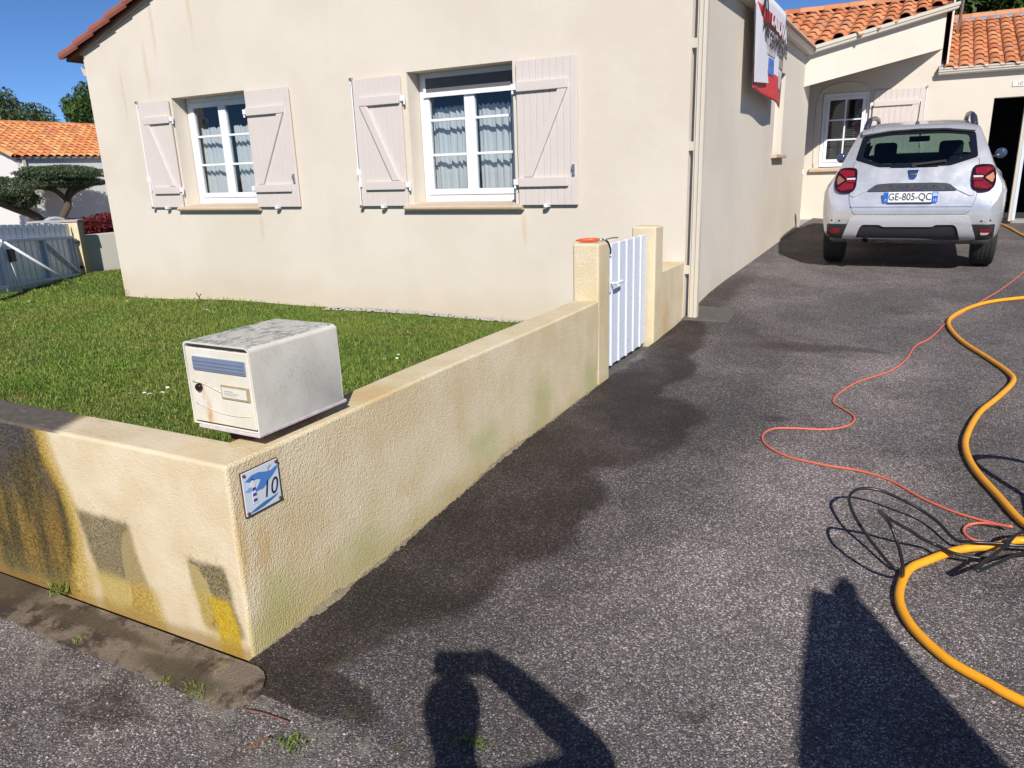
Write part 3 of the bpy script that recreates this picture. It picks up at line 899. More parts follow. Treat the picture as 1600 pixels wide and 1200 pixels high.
# left flank, driveway flank with the narrow window opening
mb.box((HL, D + TH, -.4), (HL + TH, 17, 3.12))
NY0, NY1, NZ0, NZ1 = 10.46, 11.12, 1.60, 2.62
mb.box((HR - TH, D + TH, -.3), (HR, NY0, 3.12))
mb.box((HR - TH, NY1, -.3), (HR, 13.45, 3.12))
mb.box((HR - TH, NY0, -.3), (HR, NY1, NZ0))
mb.box((HR - TH, NY0, NZ1), (HR, NY1, 3.12))
mb.build('wall', M_RENDER, house)
# recess and garage front
FY = 15.2
mb = MB()
RX = -2.16
mb.box((RX - .25, 13.452, -.2), (RX, FY, 3.1))
fx = [RX, -1.78, -1.00, 0.02]
mb.box((RX, FY, -.2), (-1.78, FY + .28, 3.05)).box((-1.78, FY, -.2), (-1.0, FY + .28, 1.36)).box((-1.78, FY, 2.64), (-1.0, FY + .28, 3.05)).box((-1.0, FY, -.2), (0.02, FY + .28, 3.05))
mb.prism([(-2.4, FY + .002, 3.05), (0.02, FY + .002, 3.05), (0.02, FY + .002, 3.74), (-2.4, FY + .002, 3.74)], (0, .27, 0))
mb.box((0.02, FY, -.2), (0.85, FY + .28, 2.84)).box((0.85, FY, 2.39), (3.25, FY + .28, 2.84)).box((3.25, FY, -.2), (6.5, FY + .28, 2.84))
mb.build('wing_wall', M_RENDER, house)
# raking bulkhead over the recess
pa, pb = Vector((HR - .0, 12.83, 0)), Vector((0.022, FY - .002, 0))
dd = (pb - pa).normalized()
nn = Vector((dd.y, -dd.x, 0))
mb = MB()
mb.prism([pa + Vector((0, 0, 2.585)), pb + Vector((0, 0, 3.215)), pb + Vector((0, 0, 3.78)), pa + Vector((0, 0, 3.06))], -nn * 0.16)
mb.build('bulkhead', M_RENDER, house)
# moulded surround and sill of the recess window, step at its foot
MB().box((-1.92, FY - .07, 1.29), (-0.93, FY, 1.355)).build('sill', M_SILL, house, bevel=0.01)
arch = [(-1.86, 1.38), (-1.88, 2.2), (-1.86, 2.55), (-1.72, 2.74), (-1.4, 2.80), (-1.08, 2.74), (-0.97, 2.6)]
MB().tube([(q.x, FY - .002, q.z) for q in catmull([(a, 0, b_) for a, b_ in arch])], 0.013, 6).build('window_moulding', M_RENDER, house, smooth=True)
MB().box((RX, 14.1, -.1), (-1.3, FY, .435)).build('door_step', simple('grey_concrete', (0.30, 0.29, 0.28), 0.9, var=0.15, bump=0.003), house, bevel=0.01)
MB().box((0.9, FY - .25, .0), (3.4, FY + .3, .435)).build('garage_sill', MATS['grey_concrete'], house, bevel=0.01)
# rooms behind the openings
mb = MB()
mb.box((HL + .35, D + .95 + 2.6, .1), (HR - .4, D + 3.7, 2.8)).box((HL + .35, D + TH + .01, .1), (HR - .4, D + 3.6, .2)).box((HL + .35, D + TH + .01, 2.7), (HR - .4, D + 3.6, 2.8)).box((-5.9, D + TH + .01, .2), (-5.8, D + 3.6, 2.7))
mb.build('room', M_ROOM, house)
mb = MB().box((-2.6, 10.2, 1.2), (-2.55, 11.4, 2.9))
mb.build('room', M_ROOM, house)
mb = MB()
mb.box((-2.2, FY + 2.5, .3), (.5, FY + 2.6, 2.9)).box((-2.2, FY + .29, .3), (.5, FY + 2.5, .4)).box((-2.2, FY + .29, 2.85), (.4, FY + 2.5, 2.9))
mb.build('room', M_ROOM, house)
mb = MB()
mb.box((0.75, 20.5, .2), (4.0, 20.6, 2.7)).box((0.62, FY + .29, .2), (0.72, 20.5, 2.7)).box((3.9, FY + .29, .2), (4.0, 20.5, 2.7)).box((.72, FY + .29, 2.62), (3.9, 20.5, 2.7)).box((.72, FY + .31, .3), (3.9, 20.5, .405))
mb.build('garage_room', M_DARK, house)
gd = MB().box((1.30, FY - .42, .45), (1.345, FY + .26, 2.35)).build('garage_door_leaf', simple('pale_blue_white_paint', (0.60, 0.66, 0.78), 0.4), house, bevel=0.004)
MB().box((1.255, FY - .425, .44), (1.298, FY - .36, 2.36)).build('door_edge', M_GUT, gd)


def pane_window(parent, x0, x1, z0, z1, y, rows, curtain=None, leaves=2, cols=1):
    """white casement facing -Y: frame, sashes, each pane"""
    w = MB()
    fw = 0.055
    w.box((x0, y, z0), (x0 + fw, y + .07, z1)).box((x1 - fw, y, z0), (x1, y + .07, z1)).box((x0 + fw, y, z0), (x1 - fw, y + .07, z0 + fw + .015)).box((x0 + fw, y, z1 - fw), (x1 - fw, y + .07, z1))
    win = w.build('window', M_WHITE, parent, bevel=0.004)
    a, b_ = x0 + fw + .002, x1 - fw - .002
    c0, c1 = z0 + fw + .017, z1 - fw - .002
    wl = (b_ - a) / leaves
    for k in range(leaves):
        l, r_ = a + k * wl + .001, a + (k + 1) * wl - .001
        sw = 0.058
        s_ = MB()
        yf = y - .012
        s_.box((l, yf, c0), (l + sw, yf + .05, c1)).box((r_ - sw, yf, c0), (r_, yf + .05, c1)).box((l + sw, yf, c0), (r_ - sw, yf + .05, c0 + sw)).box((l + sw, yf, c1 - sw), (r_ - sw, yf + .05, c1))
        s_.build('sash', M_WHITE, win, bevel=0.005)
        gz0, gz1 = c0 + sw, c1 - sw
        for q in range(rows):
            p0 = gz0 + (gz1 - gz0) * q / rows
            p1 = gz0 + (gz1 - gz0) * (q + 1) / rows
            for cc in range(cols):
                g0 = l + sw + (r_ - l - 2 * sw) * cc / cols + (.013 if cc else 0)
                g1 = l + sw + (r_ - l - 2 * sw) * (cc + 1) / cols - (.013 if cc < cols - 1 else 0)
                MB().box((g0, yf + .022, p0 + (.012 if q else 0)), (g1, yf + .026, p1 - (.012 if q < rows - 1 else 0))).build('pane', M_GLASS, win)
                if cc and q == 0:
                    MB().box((g0 - .026, yf + .006, gz0), (g0, yf + .042, gz1)).build('glazing_bar', M_WHITE, win, bevel=0.004)
            if q:
                MB().box((l + sw, yf + .008, p0 - .0125), (r_ - sw, yf + .040, p0 + .0125)).build('glazing_bar', M_WHITE, win, bevel=0.004)
    if curtain:
        ztop, spans = curtain
        for cx0, cx1 in spans:
            mb_ = MB()
            n_ = 64
            for i in range(n_ + 1):
                t_ = i / n_
                x = cx0 + (cx1 - cx0) * t_
                for zq, am in ((z0 + .07, 0.022), ((z0 + ztop) / 2, 0.018), (ztop, 0.012)):
                    mb_.v.append((x, y + .13 + am * (math.sin(t_ * 31 + cx0 * 3 + math.sin(t_ * 7 + cx0) * 2.6) + .5 * math.sin(t_ * 67 + zq * 2 + cx0 * 5)), zq + (.012 * math.sin(t_ * 60) if zq == ztop else 0)))
            for i in range(n_):
                for k in range(2):
                    p_ = i * 3 + k
                    mb_.f.append((p_, p_ + 3, p_ + 4, p_ + 1))
            mb_.build('curtain', M_CURT, win, smooth=True)
    return win


def stone_sill(x0, x1, z, y=D):
    mb_ = MB()
    prof = [(0.0, 0.0), (-.055, -.010), (-.075, -.025), (-.070, -.045), (-.045, -.058), (0.0, -.062), (.25, -.062), (.25, .03), (.2, .02)]
    mb_.sweep(prof, (x0, y, z), (x1, y, z), (0, 1, 0), (0, 0, 1))
    return mb_.build('sill', M_SILL, house, bevel=0.004)


pane_window(house, -8.12, -6.91, 1.225, 2.475, D + .20, 3, (2.13, [(-8.06, -7.53), (-7.49, -6.96)]))
pane_window(house, -4.635, -3.455, 1.215, 2.475, D + .20, 3, (2.15, [(-4.58, -4.09), (-4.03, -3.50)]))
MB().box((-4.57, D + .165, 2.24), (-3.50, D + .185, 2.285)).box((-4.57, D + .17, 2.285), (-4.54, D + .185, 2.42)).box((-3.53, D + .17, 2.285), (-3.50, D + .185, 2.42)).build('fly_screen', M_WHITE, house, bevel=0.003)
MB().box((-4.54, D + .176, 2.287), (-3.53, D + .18, 2.42)).build('screen_mesh', simple('grey_mesh', (0.11, 0.11, 0.12), 0.7), house)
stone_sill(-8.24, -6.83, 1.205)
stone_sill(-4.74, -3.36, 1.20)
pane_window(house, -1.775, -1.005, 1.375, 2.635, FY + .05, 3, None, 1, 2)
mb = MB()
for i in range(22):
    mb.box((-1.66, FY + .2, 1.46 + i * .032), (-1.12, FY + .215, 1.462 + i * .032 + .006))
mb.build('blind', simple('grey_blind', (0.30, 0.29, 0.28), 0.7), house)
# narrow window in the driveway flank
MB().box((HR - .17, NY0, NZ0), (HR - .16, NY1, NZ1)).build('side_pane', M_GLASS, house)
MB().box((HR - .185, NY0, NZ0), (HR - .155, NY0 + .06, NZ1)).box((HR - .185, NY1 - .06, NZ0), (HR - .155, NY1, NZ1)).build('side_frame', M_WHITE, house)
MB().box((HR - .16, NY0 - .07, NZ0 - .055), (HR + .07, NY1 + .07, NZ0 + .0)).build('sill', M_SILL, house, bevel=0.012)

board_cache = {}


def shutter(parent, x0, x1, z0, z1, y, hinge, rod=False, latch=False, nb=9, mtx=None):
    """open board shutter lying against a wall that faces -Y; hinge = -1 (hinged on its left edge) or +1"""
    T = mtx or Matrix.Identity(4)

    def bld(mb_, name, mat, par, bev=0.0):
        mb_.v = [tuple(T @ Vector(q)) for q in mb_.v]
        return mb_.build(name, mat, par, bevel=bev)
    w = x1 - x0
    core = bld(MB().box((x0 + .004, y - .022, z0 + .004), (x1 - .004, y - .008, z1 - .004)), 'shutter', M_SHUT, parent)
    bw = w / nb
    for i in range(nb):
        bld(MB().box((x0 + i * bw + .0009, y - .030, z0), (x0 + (i + 1) * bw - .0009, y - .0065, z1)), 'board', M_SHUT, core, 0.003)
    hgt = z1 - z0
    a, b_ = (x0 + .012, x1 - .085) if hinge < 0 else (x0 + .085, x1 - .012)
    rz = (z0 + .165 * hgt, z1 - .175 * hgt)
    for q in rz:
        bld(MB().box((a, y - .060, q - .043), (b_, y - .0305, q + .043)), 'rail', M_SHUT, core, 0.006)
    zl, zh = rz[0] + .046, rz[1] - .046
    if hinge < 0:
        p, q = (a + .10, zl), (b_ - .05, zh)
    else:
        p, q = (b_ - .10, zl), (a + .05, zh)
    dx = 0.045
    bld(MB().prism([(p[0] - dx, y - .0305, p[1]), (p[0] + dx, y - .0305, p[1]), (q[0] + dx, y - .0305, q[1]), (q[0] - dx, y - .0305, q[1])], (0, -.026, 0)), 'brace', M_SHUT, core, 0.004)
    hx = x0 - .022 if hinge < 0 else x1 + .022
    for q in rz:
        bld(MB().box((hx - .026, y - .045, q - .022), (hx + .026, y - .018, q + .030)).tube([(hx + .018 * -hinge * -1, y - .03, q - .055), (hx + .018 * hinge, y - .03, q + .03)], 0.011, 8), 'hinge', M_WHITE, core)
    if rod:
        e = x0 - .008 if hinge > 0 else x1 + .008
        bld(MB().tube([(e, y - .038, z0 - .012), (e, y - .038, z1 + .012)], 0.0062, 8).tube([(e, y - .038, z0 + .36), (e + .03, y - .05, z0 + .20)], 0.008, 6).box((e - .016, y - .052, z0 + .32), (e + .016, y - .022, z0 + .38)), 'bolt_rod', M_WHITE, core)
        for q in (z1 - .01, z0 - .018):
            bld(MB().box((e - .014, y - .05, q), (e + .018, y - .02, q + .03)), 'bolt_end', M_STEEL, core)
    if latch:
        e = x1 - .035 if hinge < 0 else x0 + .035
        bld(MB().box((e - .012, y - .046, z0 + .26), (e + .012, y - .031, z0 + .36)).box((e - .016, y - .056, z0 + .31), (e + .016, y - .046, z0 + .34)), 'latch', M_STEEL, core)
    m_ = (x0 + x1) / 2
    bld(MB().box((m_ - .02, y - .058, z0 - .016), (m_ + .02, y + .01, z0 - .003)).box((m_ - .028, y - .062, z0 - .02), (m_ + .005, y - .050, z0 + .016)), 'stay', M_WHITE, core)
    return core


SY = D - .012
shutter(house, -8.71, -8.155, 1.195, 2.455, SY, 1, rod=True)
shutter(house, -6.855, -6.20, 1.190, 2.458, SY, -1, latch=True)
shutter(house, -5.30, -4.70, 1.190, 2.452, SY, 1, rod=True)
shutter(house, -3.395, -2.79, 1.188, 2.462, SY, -1, latch=True)
shutter(house, -0.945, -0.15, 1.36, 2.63, FY - .012, -1, rod=True)
mt = Matrix.Translation((RX + .03, 14.95, 0)) @ Matrix.Rotation(R(90), 4, 'Z')
shutter(house, -0.80, -.02, 1.36, 2.63, -.012, 1, mtx=mt)


# gutters
def gutter(name, p, q, out, mat=M_GUT, parent=house):
    prof = [(0, 0), (.085, 0), (.105, .02), (.112, .05), (.122, .052), (.122, .085), (.132, .088), (.132, .115), (.12, .115), (.118, .095), (.02, .03), (0, .115)]
    return MB().sweep(prof, p, q, out, (0, 0, 1)).build(name, mat, parent)


gutter('gutter', (HR + .004, D - .03, 3.03), (HR + .004, 12.86, 3.03), (1, 0, 0))
ga = pa + nn * .004 + Vector((0, 0, 3.03))
gb = pb + nn * .004 + dd * .12 + Vector((0, 0, 3.80))
MB().sweep([(0, 0), (.09, 0), (.11, .02), (.115, .06), (.13, .065), (.13, .115), (.115, .115), (.1, .04), (.0, .03)], ga, gb, nn, (0, 0, 1)).build('verge_trim', M_GUT, house)
gutter('gutter', (0.0, FY - .004, 2.79), (6.5, FY - .004, 2.79), (0, -1, 0))
gutter('gutter', (HL - .012, D + .04, 2.86), (HL - .012, 12, 2.86), (-1, 0, 0))
# downpipe on the corner
dp = MB().box((HR + .035, D + .02, .155), (HR + .115, D + .085, 3.02)).box((HR + .05, D + .012, .155), (HR + .062, D + .02, 3.02)).box((HR + .085, D + .012, .155), (HR + .097, D + .02, 3.02)).build('downpipe', M_GUT, house, bevel=0.006)
for z in (.58, 1.62, 2.42):
    MB().box((HR - .004, D + .008, z), (HR + .036, D + .05, z + .075)).build('pipe_bracket', M_GUT, dp, bevel=0.004)
MB().prism([(x, y, hdrive(x, y) + .012) for x, y in ((-1.788, D - .05), (-1.38, D - .02), (-1.40, D + .42), (-1.788, D + .42))], (0, 0, -.05)).build('drain_slab', simple('stained_concrete', (0.10, 0.09, 0.082), .9, var=.3, vscale=12, bump=.004), house, bevel=0.006)
pth = MB().box((-2.3, 4.655, -.1), (-1.791, 5.62, .112)).build('path', MATS['stained_concrete'])
pth['kind'] = 'structure'

# ---- roofs: slabs, then the tiles one by one
S_ = 0.341
CS = math.sqrt(1 + S_ * S_)
mb = MB()
ov = 0.28
zl_ = 3.12 - .328 * ov
mb.prism([(HL - ov, D - .05, zl_ + .01), (XR, D - .05, ZR + .01), (HR + .14, D - .05, 3.12 - .328 * .14 + .01), (HR + .14, D - .05, 3.12 - .328 * .14 + .045), (XR, D - .05, ZR + .05), (HL - ov, D - .05, zl_ + .045)], (0, 10.5, 0))
roof_main = mb.build('roof', simple('dark_red_roof_deck', (0.20, 0.075, 0.05), 0.9, var=0.2), house)
ZW = 3.10
zw = lambda y: ZW + S_ * (y - 12.86)
mb = MB()
def plane_poly(pts, th=.05):
    mb.prism(pts, (0, 0, -th))
RY = 15.62
plane_poly([(-1.72, 12.84, zw(12.84)), (0.12, FY, zw(FY)), (0.12, RY, zw(RY)), (-6, RY, zw(RY)), (-6, 12.9, zw(12.9))])
mb.prism([(-6, RY, zw(RY)), (.12, RY, zw(RY)), (.12, RY + 2.5, zw(RY) - .85), (-6, RY + 2.5, zw(RY) - .85)], (0, 0, -.05))
roof_wing = mb.build('roof', MATS['dark_red_roof_deck'], house)
ZG = 2.86
GY0 = FY - .10
zg = lambda y: ZG + S_ * (y - GY0)
GR = 18.75
mb = MB()
plane_poly([(0.03, GY0, zg(GY0)), (6.5, GY0, zg(GY0)), (6.5, GR, zg(GR)), (0.03, GR, zg(GR))])
mb.prism([(0.03, GR, zg(GR)), (6.5, GR, zg(GR)), (6.5, GR + 3.6, zg(GR) - 1.2), (.03, GR + 3.6, zg(GR) - 1.2)], (0, 0, -.05))
roof_gar = mb.build('roof', MATS['dark_red_roof_deck'], house)


def tile_mesh(name, w, ln, mat):
    """roman tile: half-round cover and shallow pan; x across, y up the slope, z out"""
    prof = []
    for k in range(7):
        a = math.pi * k / 6
        prof.append((0.34 * w * (1 - math.cos(a)), 0.012 + 0.052 * math.sin(a) ** 0.85 if 0 < k < 6 else 0.012))
    prof += [(0.74 * w, 0.004), (0.86 * w, 0.000), (1.0 * w, 0.008)]
    mb_ = MB()
    n_ = len(prof)
    th = 0.013
    for (x, z) in prof:
        mb_.v.append((x, 0, z + .020))
    for (x, z) in prof:
        mb_.v.append((x, ln, z * .86 - .004))
    for (x, z) in prof:
        mb_.v.append((x, 0, z + .020 - th))
    for i in range(n_ - 1):
        mb_.f.append((i, i + 1, n_ + i + 1, n_ + i))
        mb_.f.append((2 * n_ + i, 2 * n_ + i + 1, i + 1, i))
    mb_.f.append((2 * n_, 0, n_))
    me_ = mb_.mesh(name)
    me_.materials.append(mat)
    for p_ in me_.polygons:
        p_.use_smooth = p_.index % 2 == 0
    return me_


TW, TL = 0.215, 0.335
tile_me = tile_mesh('tile', TW, TL + .05, M_TILE)


def lay(parent, me_, O, u, s, cols, rows, tw, tl, ok, lift=.008):
    u, s = Vector(u).normalized(), Vector(s).normalized()
    nrm = u.cross(s)
    for j in range(rows):
        for i in range(cols):
            o_ = Vector(O) + u * (i * tw) + s * (j * tl)
            c_ = o_ + u * tw / 2 + s * tl / 2
            if not ok(c_):
                continue
            jit = Matrix.Rotation(random.uniform(-.012, .012), 4, 'Z')
            m_ = Matrix((u, s, nrm)).transposed().to_4x4()
            m_.translation = o_ + nrm * (lift + random.uniform(0, .004)) + u * random.uniform(-.004, .004) + s * random.uniform(-.008, .008)
            inst('tile', me_, parent, m_ @ jit)


def wing_ok(c_):
    yd = 12.84 + (c_.x + 1.72) * (FY - 12.84) / 1.84
    if c_.x > -1.72 and c_.y < yd + .02:
        return False
    zm = 3.12 + .328 * (HR - c_.x) + .05
    return c_.z > zm - .12 and c_.x > -4.2


lay(roof_wing, tile_me, (-4.29, 12.80, zw(12.80)), (1, 0, 0), (0, 1, S_), 21, 9, TW, TL, wing_ok)
lay(roof_gar, tile_me, (0.07, GY0 - .03, zg(GY0 - .03)), (1, 0, 0), (0, 1, S_), 11, 11, TW, TL, lambda c_: True)


def ridge_mesh(name, r_, ln, mat):
    mb_ = MB()
    for k in range(9):
        a = math.pi * k / 8
        mb_.v.append((0, -r_ * math.cos(a), r_ * .75 * math.sin(a)))
    for k in range(9):
        a = math.pi * k / 8
        mb_.v.append((ln, -r_ * .92 * math.cos(a), r_ * .69 * math.sin(a)))
    mb_.f = [(k + 1, k, 9 + k, 10 + k) for k in range(8)]
    me_ = mb_.mesh(name)
    me_.materials.append(mat)
    me_.shade_smooth()
    return me_


rid = ridge_mesh('ridge_tile', 0.13, 0.44, M_TILE)
for i in range(7):
    inst('ridge_tile', rid, roof_gar, Matrix.Translation((.05 + i * .41, GR, zg(GR) + .02)))
for i in range(9):
    inst('ridge_tile', rid, roof_wing, Matrix.Translation((-3.55 + i * .41, RY, zw(RY) + .03)))
MB().box((.0, GY0 + .05, ZG + .0), (.065, GY0 + .06, ZG + .05)).prism([(-.0, GY0, zg(GY0) + .06), (.06, GY0, zg(GY0) + .06), (.06, GR, zg(GR) + .06), (0, GR, zg(GR) + .06)], (0, 0, -.1)).build('flashing', M_ZINC, house)
MB().prism([(.05, GR - .28, zg(GR - .28) + .055), (2.9, GR - .28, zg(GR - .28) + .055), (2.9, GR - .05, zg(GR) + .06), (.05, GR - .05, zg(GR) + .06)], (0, 0, -.02)).build('flashing', M_ZINC, house)
MB().tube([(0.245, 17.55, zg(17.55)), (0.30, 17.5, 5.2)], 0.028, 10).build('antenna_mast', M_STEEL, house, smooth=True)
MB().prism([(.10, FY - .02, zw(FY) - .95), (.10, RY + 2.45, zw(FY) - .95), (.10, RY + 2.45, zw(RY) - .80), (.10, RY + .05, zw(RY) + .03), (.10, FY - .02, zw(FY) + .03)], (.03, 0, 0)).build('verge_board', M_RENDER, house)
# verge tiles along the gable's left rake
vt = MB()
for k in range(9):
    a = math.pi * (k / 8 * 1.15 - .2)
    vt.v.append((0, -.085 * math.cos(a), .075 * math.sin(a) + .03))
for k in range(9):
    a = math.pi * (k / 8 * 1.15 - .2)
    vt.v.append((.42, -.08 * math.cos(a), .07 * math.sin(a)))
vt.f = [(k + 1, k, 9 + k, 10 + k) for k in range(8)] + [tuple(range(9))]
vme = vt.mesh('verge_tile')
vme.materials.append(simple('shaded_red_tile', (0.26, 0.085, 0.06), 0.85, var=0.25))  # roof tile red darkened: shade on the left rake is put into the colour
ang = math.atan(.328)
for i in range(11):
    d_ = -.02 + i * .37
    m_ = Matrix.Translation((HL - ov + d_ * math.cos(ang), D - .055, zl_ + .045 + d_ * math.sin(ang))) @ Matrix.Rotation(-ang, 4, 'Y')
    inst('verge_tile', vme, roof_main, m_)
mb = MB()
mb.prism([(HL - .02, D - .035, 3.115 - .02), (XR, D - .035, ZR - .01), (XR, D - .035, ZR + .012), (HL - .02, D - .035, 3.115 + .012)], (0, .034, 0))
mb.build('verge_mortar', simple('grey_mortar', (0.33, 0.28, 0.23), 0.95, var=0.2), house)
# house number over the garage
pl = MB().box((1.075, FY - .012, 2.545), (1.27, FY - .001, 2.625)).build('number_plate', simple('pale_enamel', (0.72, 0.70, 0.66), 0.4), house, bevel=0.002)
letters('number', '10', 0.075, simple('grey_ink', (0.10, 0.10, 0.10), 0.5), pl, (1.172, FY - .0135, 2.585), (1, 0, 0), (0, 0, 1), shear=0.15)
MB().box((HR - .001, 13.36, 1.28), (HR + .02, 13.42, 1.36)).build('bell_push', M_WHITE, house, bevel=0.004)


# ------------------------------------------------------------------ mailbox on the wall
mbx = thing('mailbox', 'weathered ivory metal mailbox with lichen on its lid, standing on the wall corner', 'mailbox', (-1.9, 1.75, .68))
bx0, bx1, by0, by1, bz0, bz1 = -2.105, -1.798, 1.578, 1.99, 0.728, 1.012
shell = MB()
def rring(y, inset=0.0, r_=.018):
    pts = []
    for cx, cz, a0 in ((bx1 - r_ - inset, bz1 - r_ - inset, 0), (bx0 + r_ + inset, bz1 - r_ - inset, 90)):
        for k in range(6):
            a = R(a0 + 90 * k / 5)
            pts.append((cx + r_ * math.cos(a), y, cz + r_ * math.sin(a)))
    pts += [(bx0 + inset, y, bz0 + inset), (bx1 - inset, y, bz0 + inset)]
    return pts
rings = [rring(by0), rring(by0 + .004), rring(by1 - .012), rring(by1, .006)]
n = len(rings[0])
for q in rings:
    shell.v += q
for k in range(len(rings) - 1):
    for i in range(n):
        j = (i + 1) % n
        shell.f.append((k * n + j, k * n + i, (k + 1) * n + i, (k + 1) * n + j))
shell.f.append(tuple(3 * n + i for i in range(n)))
inn = rring(by0, .006)
k0 = len(shell.v)
shell.v += inn + [(x, y + .02, z) for x, y, z in inn]
for i in range(n):
    j = (i + 1) % n
    shell.f.append((i, j, k0 + j, k0 + i))
    shell.f.append((k0 + i, k0 + j, k0 + n + j, k0 + n + i))
shell.f.append(tuple(k0 + n + i for i in range(n))[::-1])
sh = shell.build('shell', M_MAIL, mbx, smooth=False)
bmx = bmesh.new(); bmx.from_mesh(sh.data); bmesh.ops.recalc_face_normals(bmx, faces=bmx.faces); bmx.to_mesh(sh.data); bmx.free()
sh.data.shade_smooth()
sh.modifiers.new('wn', 'WEIGHTED_NORMAL')
es = sh.modifiers.new('es', 'EDGE_SPLIT'); es.split_angle = R(35)
dr = MB().prism([(bx0 + .010, by0 - .002, bz0 + .010), (bx1 - .010, by0 - .002, bz0 + .010), (bx1 - .010, by0 - .002, bz1 - .018), (bx0 + .010, by0 - .002, bz1 - .018)], (0, .012, 0)).build('door', M_MAIL, mbx, bevel=0.004)
MB().box((bx0 + .045, by0 - .008, bz1 - .092), (bx1 - .022, by0 + .002, bz1 - .046)).build('letter_flap', simple('blue_grey_aluminium', (0.30, 0.36, 0.50), 0.35, metal=0.55, var=.12), dr, bevel=0.002)
for k in range(3):
    MB().box((bx0 + .048, by0 - .0105, bz1 - .084 + k * .012), (bx1 - .025, by0 - .0078, bz1 - .0805 + k * .012)).build('flap_rib', MATS['blue_grey_aluminium'], dr)
# embossed wave band, lock, name holder
wv = [(bx0 + .03 + t_ * .245, by0 - .004, bz0 + .142 + .010 * math.sin(t_ * 5.6 + .9) - .018 * t_) for t_ in np.linspace(0, 1, 14)]
MB().tube(wv, 0.0032, 6).build('embossing', M_MAIL, dr, smooth=True)
MB().tube([(bx0 + .03 + t_ * .25, by0 - .003, bz0 + .075 - .02 * math.sin(t_ * 2.6) - .008 * t_) for t_ in np.linspace(0, 1, 12)], 0.0025, 6).build('embossing', M_MAIL, dr, smooth=True)
MB().lathe((bx0 + .058, by0 - .002, bz0 + .132), [(0.0135, 0), (0.0135, .008), (.011, .012), (.004, .013)], (0, -1, 0), 18).build('lock', simple('dark_brown_metal', (0.035, 0.022, 0.018), 0.35, metal=.6), dr)
nh = MB().box((bx1 - .145, by0 - .0075, bz0 + .105), (bx1 - .018, by0 - .001, bz0 + .152)).build('name_holder', simple('aged_brass', (0.42, 0.36, 0.20), 0.5, metal=.3, var=.3, vscale=40), dr, bevel=0.002)
MB().box((bx1 - .138, by0 - .009, bz0 + .112), (bx1 - .028, by0 - .007, bz0 + .145)).build('name_card', simple('paper', (0.62, 0.60, 0.52), 0.8), nh)
for k in range(3):
    MB().box((bx1 - .128, by0 - .0098, bz0 + .121 + k * .006), (bx1 - .128 + (.055, .068, .04)[k], by0 - .0088, bz0 + .1218 + k * .006)).build('name_line', MATS['grey_ink'], nh)
MB().prism([(bx0 - .002 + .03, by0 - .006, bz0 - .012), (bx1 + .004, by0 - .006, bz0 - .012), (bx1 + .004, by1 + .006, bz0 - .012), (bx0 + .028, by1 + .006, bz0 - .012)], (0, 0, .011)).build('base_plate', simple('peeling_lilac_white_paint', (0.52, 0.46, 0.48), 0.8, var=.35, vscale=45), mbx, bevel=0.002)
MB().box((-2.0, 1.63, .66), (-1.90, 1.92, .715)).build('bracket', M_RUST, mbx)

# ------------------------------------------------------------------ enamel house-number plaque
pq = thing('number_plaque', 'square enamel house-number plaque with lighthouse and blue waves on the wall corner', 'plaque', (WX, 1.54, .56))
PX = WX + .006
qy0, qy1, qz0, qz1 = 1.468, 1.618, 0.488, 0.634
pb_ = MB().prism([(PX, qy0, qz0), (PX, qy1, qz0), (PX, qy1, qz1), (PX, qy0, qz1)], (.004, 0, 0)).build('enamel', simple('pale_blue_enamel', (0.56, 0.63, 0.70), 0.22, var=.05), pq, bevel=0.0015)
MB().prism([(PX - .003, qy0 - .003, qz0 - .003), (PX - .003, qy1 + .003, qz0 - .003), (PX - .003, qy1 + .003, qz1 + .003), (PX - .003, qy0 - .003, qz1 + .003)], (.0035, 0, 0)).build('back_edge', M_RUST, pq)
INK = simple('navy_ink', (0.012, 0.016, 0.05), 0.3)
BLU = simple('enamel_blue', (0.07, 0.20, 0.52), 0.25)
BL2 = simple('enamel_violet_blue', (0.06, 0.05, 0.30), 0.25)
PXF = PX + .0046
def flat(name, poly, mat, dx=0.0):
    """poly in plaque coordinates 0..1 (along +Y, up)"""
    q = [(PXF + dx, qy0 + a * (qy1 - qy0), qz0 + b_ * (qz1 - qz0)) for a, b_ in poly]
    return MB().prism(q, (.0006, 0, 0)).build(name, mat, pb_)
flat('sky_stroke', [(.06, .80), (.25, .885), (.45, .885), (.62, .83), (.78, .80), (.97, .86), (.97, .80), (.85, .70), (.70, .60), (.52, .47), (.40, .48), (.25, .46), (.32, .52), (.42, .62), (.48, .71), (.36, .75), (.2, .74)], BLU)
flat('low_stroke', [(.03, .58), (.15, .63), (.27, .62), (.25, .545), (.12, .53)], simple('enamel_light_blue', (0.22, 0.36, 0.62), 0.25), .0001)
flat('wave', [(.06, .05), (.25, .04), (.5, .065), (.8, .14), (.92, .20), (.7, .175), (.5, .16), (.3, .12)], simple('wave_blue', (0.05, 0.16, 0.36), 0.25))
flat('tower', [(.20, .22), (.34, .22), (.30, .60), (.31, .64), (.29, .74), (.25, .79), (.21, .74), (.19, .64), (.22, .60)], simple('tower_white', (0.68, 0.70, 0.74), 0.3), .0005)
flat('lantern', [(.20, .77), (.30, .77), (.25, .84)], BL2, .0008)
for z_ in (.30, .43, .56):
    flat('tower_band', [(.215, z_ - .035), (.325 - .02 * z_, z_ - .035), (.32 - .02 * z_, z_ + .035), (.225, z_ + .035)], BL2, .0011)
flat('gull', [(.66, .90), (.74, .95), (.80, .93), (.73, .89), (.70, .80), (.69, .84)], simple('gull_grey', (0.40, 0.45, 0.52), 0.3), .0009)
